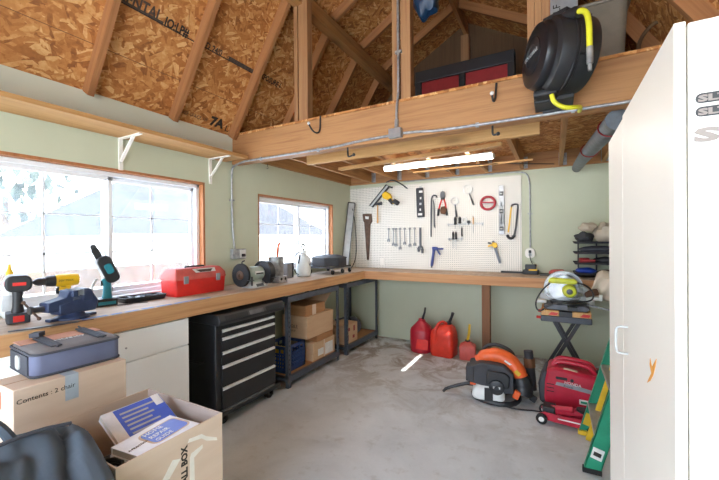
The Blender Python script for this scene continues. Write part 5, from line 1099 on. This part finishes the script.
# ------------------------------------------------------------------ hose reel
rc = Vector((.01, 2.26, 2.462)); n = Vector((-.90, -.43, .04)).normalized()
t = thing('hose_reel', 'black wall hose reel with yellow hose mounted on the loft beam', 'hose reel', (.02, 2.26, 2.445))
build('housing', MB().rev(rc - n * .15, n, [(.165, 0), (.19, .015), (.203, .06), (.205, .17), (.195, .205), (.165, .225), (.15, .23)], 40), 'black', t, w=True)
build('face_ring', MB().rev(rc + n * .07, n, [(.172, 0), (.176, .02), (.165, .045), (.135, .055), (0, .055)], 40), 'black_s', t, w=True)
fd = build('face_disk', MB().rev(rc + n * .122, n, [(.10, 0), (.10, .008), (.06, .012), (.055, .006), (0, .006)], 36), 'black', t, w=True)
rt = Vector((0, 0, 1)).cross(n).normalized()
l = lettering('GOODYEAR', .03, 'lgrey', fd, (0, 0, 0), rt, (0, 0, 1)); l.location = Vector(rc - t.location + n * .1345 - rt * .08 + Vector((0, 0, -.005)))
build('seam_band', MB().rev(rc - n * .03, n, [(.206, 0), (.211, .004), (.211, .018), (.206, .022)], 40, closed=False), 'black_s', t, w=True)
build('mount_bracket', MB().box(-.10, .10, 2.30, 2.481, 2.235, 2.265).box(-.06, .08, 2.455, 2.481, 2.22, 2.52), 'black', t, w=True, bevel=.006); build('base_block', MB().box(-.10, .02, 2.22, 2.34, 2.245, 2.285), 'black', t, w=True, bevel=.012)
build('hose_outlet', MB().tube([(.06, 2.14, 2.60), (.10, 2.09, 2.585), (.115, 2.07, 2.57)], [.03, .03, .024], 12), 'black', t, w=True); build('top_fin', MB().bar((-.02, 2.24, 2.64), (.09, 2.16, 2.63), .10, .03), 'black', t, w=True)
for z in (2.55, 2.36): build('rib', MB().ob(rc + Vector((.135, -.155, z - 2.445)), (.05, .012, .008), (0, 0, .5)), 'black_s', t, w=True)
build('hose', MB().tube([(.105, 2.07, 2.578), (.135, 2.055, 2.565), (.152, 2.05, 2.52), (.154, 2.05, 2.36)], .0135, 10, sm=2), 'hose_y', t, w=True); build('hose_fitting', MB().tube([(.154, 2.05, 2.38), (.155, 2.05, 2.30)], .015, 10).tube([(.155, 2.05, 2.30), (.155, 2.05, 2.265)], .009, 8), 'galv', t, w=True)
build('hose', MB().tube([(-.01, 2.20, 2.235), (.0, 2.20, 2.19), (.05, 2.21, 2.155), (.10, 2.23, 2.155), (.13, 2.30, 2.175), (.13, 2.42, 2.19)], .012, 10, sm=2), 'hose_y', t, w=True)
# hooks on the beam
def hook(label, x, z, pts, mat='black', tip='label'):
    t = thing('utility_hook', label, 'hook', (x, 2.481, z), group='hooks along the loft beam')
    build('hook', MB().tube(pts, .007, 8, sm=2), mat, t); build('tip', MB().ball(pts[-1], .013, 10, 6), tip, t)
hook('black J hook screwed to the beam face, nearest the left window wall', -1.725, 2.40, [(0, -.006, .10), (0, -.008, -.02), (-.01, -.03, -.055), (-.03, -.07, -.045), (-.05, -.09, .0), (-.055, -.095, .02)])
hook('black upright hook on the beam face, nearest the hose reel', -.338, 2.40, [(.01, -.006, .07), (.005, -.008, -.02), (0, -.03, -.055), (-.005, -.06, -.06), (-.006, -.085, -.02)])
hook('black angled hook hanging under the beam between the loft posts', -1.475, 2.205, [(0, .02, .02), (0, .02, -.06), (.02, .0, -.085), (.08, -.02, -.075)], tip='black')
hook('black angled hook hanging under the beam below the upright hook', -.358, 2.205, [(0, .02, .02), (0, .02, -.05), (.01, .0, -.07), (.04, -.02, -.07)], tip='black')
solo('eye_hook', MB().tube([(0, 0, .03), (0, 0, 0), (.012, 0, -.012), (0, 0, -.026), (-.012, 0, -.014)], .003, 6, sm=1), 'dark_steel', 'small wire hook under the left ledger board near the beam', 'hook', (-2.765, 2.95, 2.262))

# ------------------------------------------------------------------ hanging duct wrap
t = thing('wrapped_duct', 'long grey wrapped tube slung under joists by red ties', 'duct', (.27, 3.6, 2.25))
build('tube', MB().tube([(.335, 2.62, 2.165), (.31, 3.1, 2.19), (.27, 3.8, 2.225), (.235, 4.4, 2.235), (.225, 4.70, 2.24)], [.062, .06, .058, .052, .05], 14, sm=1), 'foil', t, w=True)
for y, x, z in ((2.85, .325, 2.18), (3.7, .275, 2.22)): build('red_tie', MB().tube([(x + .068 * math.cos(a), y + .04 * math.sin(a), z + .068 * math.sin(a)) for a in [i * PI / 8 for i in range(16)]], .005, 6, closed=True).tube([(x + .03, y, z + .06), (x + .10, y + .02, 2.296)], .004, 6), 'red_loft', t, w=True)

# ------------------------------------------------------------------ things stored in the loft
LZ = ZW + .021
t = thing('storage_tote', 'grey plastic storage tote on the loft behind the hose reel', 'tote', (.20, 2.82, LZ))
build('tub', MB().loft([[(x * s, y * s, z) for x, y in rrect(.40, .36, .05, 4)] for z, s in ((0, .88), (.02, .9), (.40, 1), (.40, .97), (.03, .87))]), 'tote', t); build('rim', MB().tube([(x, y, .40) for x, y in rrect(.41, .37, .05, 4)], .012, 8, closed=True), 'tote', t)
t = thing('flat_carton', 'dark flat carton with printed edge standing in loft behind grey tote', 'box', (.12, 3.12, LZ))
build('body', MB().box(-.16, .16, -.05, .05, 0, .565), 'tote', t, bevel=.003); lettering('STACK', .05, 'ink', t, (-.10, -.0505, .515), (1, 0, 0), (0, 0, 1)); build('edge', MB().box(-.16, .16, -.052, -.05, .50, .505), 'badge', t)
t = thing('carton', 'pale carton with sideways black print, tallest in the loft', 'box', (.05, 3.36, LZ)); build('body', MB().box(-.1, .12, -.1, .1, 0, .95), 'lgrey', t, bevel=.003); lettering('SHELF', .075, 'ink', t, (.0, -.1005, .62), (0, 0, 1), (-1, 0, 0))
t = thing('carton', 'grey carton beside the tall pale carton in loft', 'box', (.28, 3.36, LZ)); build('body', MB().box(-.1, .1, -.1, .1, 0, .56), 'grey', t, bevel=.003); build('stripe', MB().box(-.02, .02, -.1008, -.1, .3, .56), 'label', t)
t = thing('red_panel_case', 'black framed case with two dull red panels lying deep in the loft', 'case', (-.76, 3.45, LZ))
build('frame', MB().box(-.46, .46, -.03, .05, .52, .63).box(-.46, .46, -.03, .05, 0, .05).box(-.46, -.40, -.03, .05, .05, .52).box(.40, .46, -.03, .05, .05, .52).box(-.03, .03, -.03, .05, .05, .52), 'black', t, bevel=.006)
for x0, x1 in ((-.40, -.03), (.03, .40)): build('panel', MB().box(x0, x1, -.005, .03, .05, .52), 'red_loft', t)
t = thing('tarp_bundle', 'glossy blue tarp bundle hanging high in the loft roof', 'tarp', (-1.10, 3.40, 3.63)); build('bundle', MB().ball((0, 0, .22), (.15, .12, .22), 18, 12, lambda u: 1 + .12 * math.sin(7 * u.x + 4 * u.z) + .06 * math.sin(13 * u.y)), 'bluebag', t); build('cord', MB().tube([(0, 0, .42), (.03, 0, .50), (.05, 0, .60)], .006, 6), 'black', t)
solo('hanging_rope', MB().tube([(.44, 2.60, LZ + .02), (.455, 2.75, 2.62), (.50, 2.88, 2.75), (.57, 2.9, 2.83), (.66, 2.9, 2.82), (.70, 2.9, 2.63)], .012, 8, sm=2), 'brownrope', 'brown rope looping over the loft edge beside the grey tote', 'rope', (0, 0, 0))
